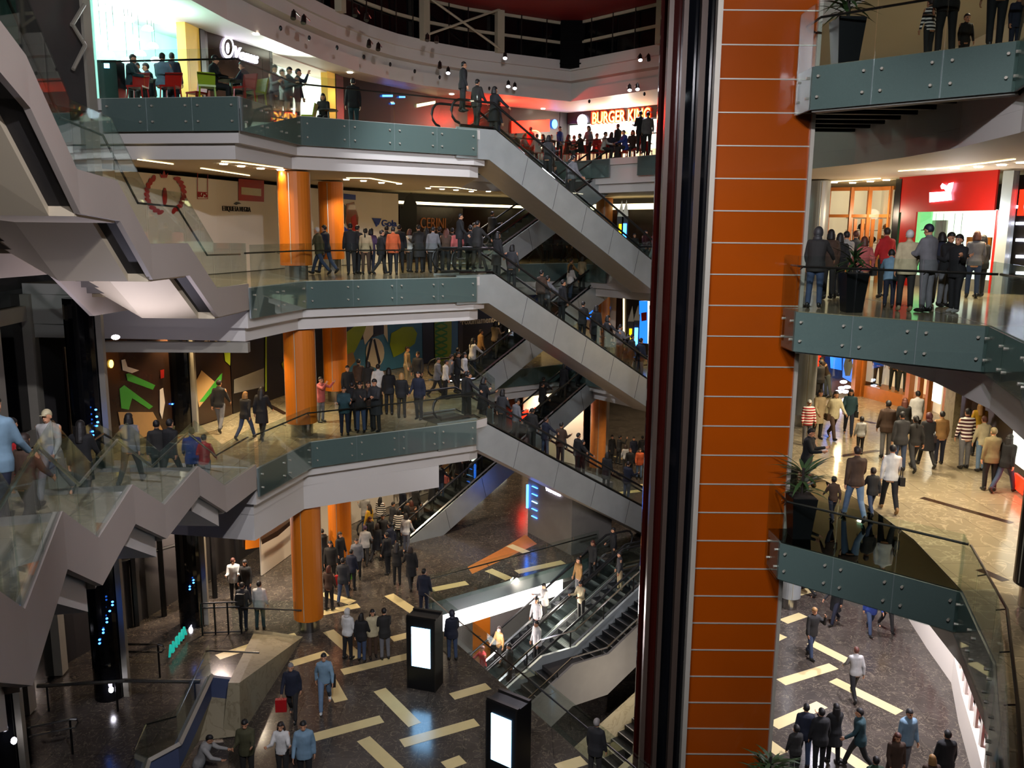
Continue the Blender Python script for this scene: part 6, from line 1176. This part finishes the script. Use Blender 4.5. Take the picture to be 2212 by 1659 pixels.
crowd('at the bottom right corner', [(1714, 1678, 190, 'stand', 1.4, 'jacket', 'dark', 'dark', 'short', 'k'), (1733, 1655, 175, 'stand2', 1.74, 'jacket', 'navy', 'jeans', 'short', 'k'), (1766, 1668, 185, 'stand', 1.76, 'jacket', 'black', 'black', 'short', 'k'), (1798, 1648, -170, 'cross', 1.66, 'coat', 'black', 'black', 'long', 'k'), (1852, 1662, -110, 'walk', 1.76, 'jacket', 'teal', 'dark', 'short', 'k'), (1950, 1668, 10, 'stand', 1.78, 'jacket', 'skyblue', 'grey', 'short', 'k'), (1926, 1715, 0, 'stand2', 1.66, 'coat', 'brown', 'dark', 'bob', 'r'), (1882, 1770, 180, 'stand', 1.6, 'jacket', 'green', 'dark', 'short', 'k'), (2034, 1725, 180, 'stand', 1.8, 'jacket', 'black', 'black', 'short', 'k'), (2002, 1765, 180, 'stand2', 1.6, 'jacket', 'brown', 'dark', 'bob', 'l')], flo(L1), 'people at the bottom right corner')
# mannequins in the second floor clothes shop
for k, (px, c, lc) in enumerate(((1893, 'black', 'brown'), (1928, 'charcoal', 'black'), (1946, 'navy', 'dark'))):
    q, _ = hit(WR2, px, 850, .45); o = person((q.x, q.y, L2 + .5), -20, 'stand2', 1.78, 'shirt', c, lc, 'short', 'w', ['mannequin in a black top, leftmost in the beige shop window', 'mannequin in a charcoal top, middle of the beige shop window', 'mannequin in a navy top, rightmost in the beige shop window'][k], 'mannequins in the beige shop window'); o.name = 'mannequin'; o['category'] = 'mannequin'
# ---------------------------------------------------------------- lamps
def down(px, py, z, pw=0, col='ffdfae', lab='', r=.09, ang=120, vis=True):
    p = G(px, py, z); o = None
    return p
def lampset(pts, z, group, label, pw, col, every=1, ang=125, r=.11, m='lamp'):
    for k, (x, y) in enumerate(pts):
        n = 14; mb = MB(); mb.prism([(x + r * math.cos(2 * math.pi * j / n), y + r * math.sin(2 * math.pi * j / n)) for j in range(n)], z - .03, z - .005)
        tag(mb.obj('downlight', [m]), label, 'lamp', group)
        if k % every == 0: spot((x, y, z - .08), pw * every, col, ang, .06)
def cpts(pxs, z): return [tuple(G(px, py, z).to_2d()) for px, py in pxs]
zc3, zc2, zc4 = L4 - 1.55, L3 - 1.55, 20.0
lampset(cpts([(483, 353), (521, 358), (563, 363), (606, 366), (748, 387), (785, 390), (824, 394), (862, 396), (925, 406), (955, 408), (985, 410), (1018, 413), (1055, 413)], zc3), zc3, 'round downlights in the third floor ceiling at the left', 'round warm downlight in the third floor ceiling at the left', 120, 'ffe0ae')
lampset([(-8.6, 27), (-8.4, 30.5), (-11, 27.5), (-5, 34.5), (-3, 38.5), (1.2, 47), (6.8, 43)], zc2, 'round downlights under the third floor slab', 'round warm downlight in the second floor ceiling at the left', 230, 'ffd9a0')
spot((-8.6, 29.2, zc2 - .08), 700, 'fff0cc', 100, .06)  # extra spot without a lamp disc, added to brighten the gallery floor
lampset([(-9.4, 29.5), (-8.6, 33), (-8.2, 37), (-5.2, 40), (-3.2, 34), (-4.5, 43), (2.5, 48), (7.5, 44.5), (9, 55), (11, 62)], L2 - 1.56 + .01, 'round downlights under the second floor slab', 'round warm downlight in the ground floor ceiling', 560, 'ffe8c8')
lampset(cpts([(1802, 393), (1842, 394), (1880, 391), (1915, 388), (2010, 364), (2062, 362), (2114, 359), (2164, 355), (2206, 350)], zc3), zc3, 'round downlights before the red sports shop', 'round warm downlight in the ceiling before the red sports shop', 210, 'ffe6bc')
lampset([(10.5, 18), (11.5, 22), (12, 26), (12.8, 30), (10.6, 25), (10.2, 21), (11.8, 33), (10.5, 15)], zc2, 'round downlights above the beige second floor', 'round warm downlight above the beige second floor', 330, 'ffeed0')
lampset([(10.8, 24.5), (11.2, 28), (10.6, 20.5)], L2 - 1.55, 'round downlights over the lower right ground floor', 'cool white downlight over the lower right ground floor', 950, 'f4f0ff', m='lampw')
lampset([(10.5, 19), (11.6, 23), (12.4, 27), (12, 32)], zc4, 'added lights over the right dining floor', 'added round light in the ceiling at the upper right', 260, 'ffe8cc')  # lights added to brighten the wall behind the upper right visitors
lampset([(1.5, 47.2), (5.5, 45.5), (-3, 42.5), (-6.8, 37), (-8.6, 30)], zc4, 'downlights over the dining floor', 'round downlight in the dining floor ceiling', 160, 'ffe0c8')
# light from the glowing shop interiors
spot((-10.6, 26.8, 19.6), 220, 'b8ffe6', 150, .3, (-8, 27, 20), 'restaurant_light'); spot((-8.6, 33.5, 19.2), 500, 'f0fff0', 150, .3, (-6, 30, 20), 'cafe_light')
point((5.5, 46.4, 19.0), 260, 'fff6ea', .2, 'counter_light'); point((-.4, 44.6, 19.3), 300, 'ff2818', .15, 'red_sign_light'); point((5.2, 46.2, 20.4), 110, 'ff3018', .15, 'red_sign_light')
point((12.3, 24.2, 14.2), 70, 'ffffff', .2, 'shop_light'); point((13.4, 34.0, 9.4), 160, 'ffd9a0', .2, 'shop_light'); point((11.6, 28.6, 14.3), 40, 'ffe6c8', .2, 'shop_light')
# ceiling-band spotlights that are lit
for (px, py, Y, lit) in SPL:
    if lit: p = DY(px, py, Y); spot(p + Vector((0, -.15, -.2)), 900, 'f6eeff', 75, .07, (p.x * .2, 28, 3), 'spotlight_beam')
# unseen fill lights added to brighten stairs, atrium and tower (housings built)
def fill_flood(x, y, z, tgt, pw, label, col='f6f4ff', ang=100):
    o = empty('fill_light', (x, y, z), label=label, cat='fill_light'); t = (Vector(tgt) - Vector((x, y, z))).normalized(); P = Vector((x, y, z))
    mb = MB(); mb.tube([P - t * .25, P + t * .02], .12, 12, r2=.15); keep(mb.obj('housing', ['black'], o)); mb = MB(); mb.tube([P + t * .02, P + t * .035], .13, 14); keep(mb.obj('lens', ['lampw'], o))
    mb = MB(); mb.tube([P - t * .15, P - t * .15 + Vector((0, 0, .4))], .02, 5); keep(mb.obj('bracket', ['black'], o))
    spot(P + t * .12, pw, col, ang, .12, tgt, 'fill_beam')
fill_flood(1.5, 3.5, 19.6, (-2, 27, 12), 4600, 'added black fill light above the viewer aimed at the galleries'); fill_flood(-5.5, 5, 19.6, (-6.5, 17, 12), 1500, 'added black fill light above the upper left staircase'); fill_flood(2.2, 5, 19.4, (9, 21, 13), 900, 'added black fill light above the right bridges')
fill_flood(-1.5, 6, 19.2, (5.2, 19, 9), 260, 'added black fill light above aimed at the orange tower', 'fff0e0', 70)
fill_flood(-3, 19, 22, (2.5, 38, 7), 5200, 'added black fill light under the roof aimed at the rear escalators', 'eef2ff', 56)
fill_flood(-1, 2.5, 17.8, (-6, 14, 7.5), 900, 'added black fill light above the lower zigzag staircase', 'f4f2ff', 70)
fill_flood(-2.5, 4, 18.6, (1.5, 33, 3.5), 3200, 'added black fill light above aimed down at the lower escalators', 'f2f4ff', 60)
point((-9.8, 21.0, 10.9), 45, 'f0e8ff', .05, 'stair_light'); mb = MB(); mb.ell((-9.8, 21.0, 10.98), (.1, .1, .06)); tag(mb.obj('ceiling_lamp', ['lampw']), 'bright white ceiling lamp under the upper staircase', 'lamp')
spot((-9.0, 19.5, 9.8), 240, 'ece6ff', 120, .05, (-9, 19, 14), 'stair_light')  # bare upward spot added to brighten the stair soffit
point((-.6, 30.6, -1.7), 120, 'fff0f6', .3, 'slab_light_glow'); point((2.0, 31.5, -.9), 160, 'fff0e0', .2, 'basement_fill'); point((4.5, 26, -1.5), 130, 'fff0d8', .2, 'basement_fill')  # basement points are added fill without fixtures, brightening the pit
point((-10.9, 29.9, 3.6), 420, 'ffe6d8', .15, 'door_light'); spot((-8.7, 29.5, 5.1), 600, 'ffffff', 60, .05, (-9.3, 30.0, 0), 'door_spot')
point((2.2, 36.0, 1.6), 60, '2a5cff', .15, 'kiosk_light')
# ceiling coves
def cove(pl, z, label, mt='cove'):
    mb = MB(); mb.wall(pl, z - .03, z - .01, .05); tag(mb.obj('ceiling_cove', [mt]), label, 'light cove')
cove(cpts([(480, 347), (520, 350), (612, 362)], zc3), zc3, 'warm curved light cove in the left third floor ceiling beside the front column')
cove(cpts([(748, 383), (800, 384), (868, 396)], zc3), zc3, 'warm curved light cove in the left third floor ceiling right of the rear column')
cove(cpts([(930, 402), (985, 404), (1030, 410)], zc3), zc3, 'warm curved light cove above the CERINI hoarding')
cove(cpts([(300, 343), (375, 353)], zc3), zc3, 'thin straight light strip above the red wreath'); cove(cpts([(436, 362), (540, 378)], zc3), zc3, 'thin straight light strip above the red picture')
cove(cpts([(1940, 368), (2040, 361), (2130, 350), (2190, 342)], zc3), zc3, 'long curved light cove before the red sports shop'); cove(cpts([(1780, 392), (1850, 388), (1900, 384)], zc3), zc3, 'curved light cove before the wooden framed shop')
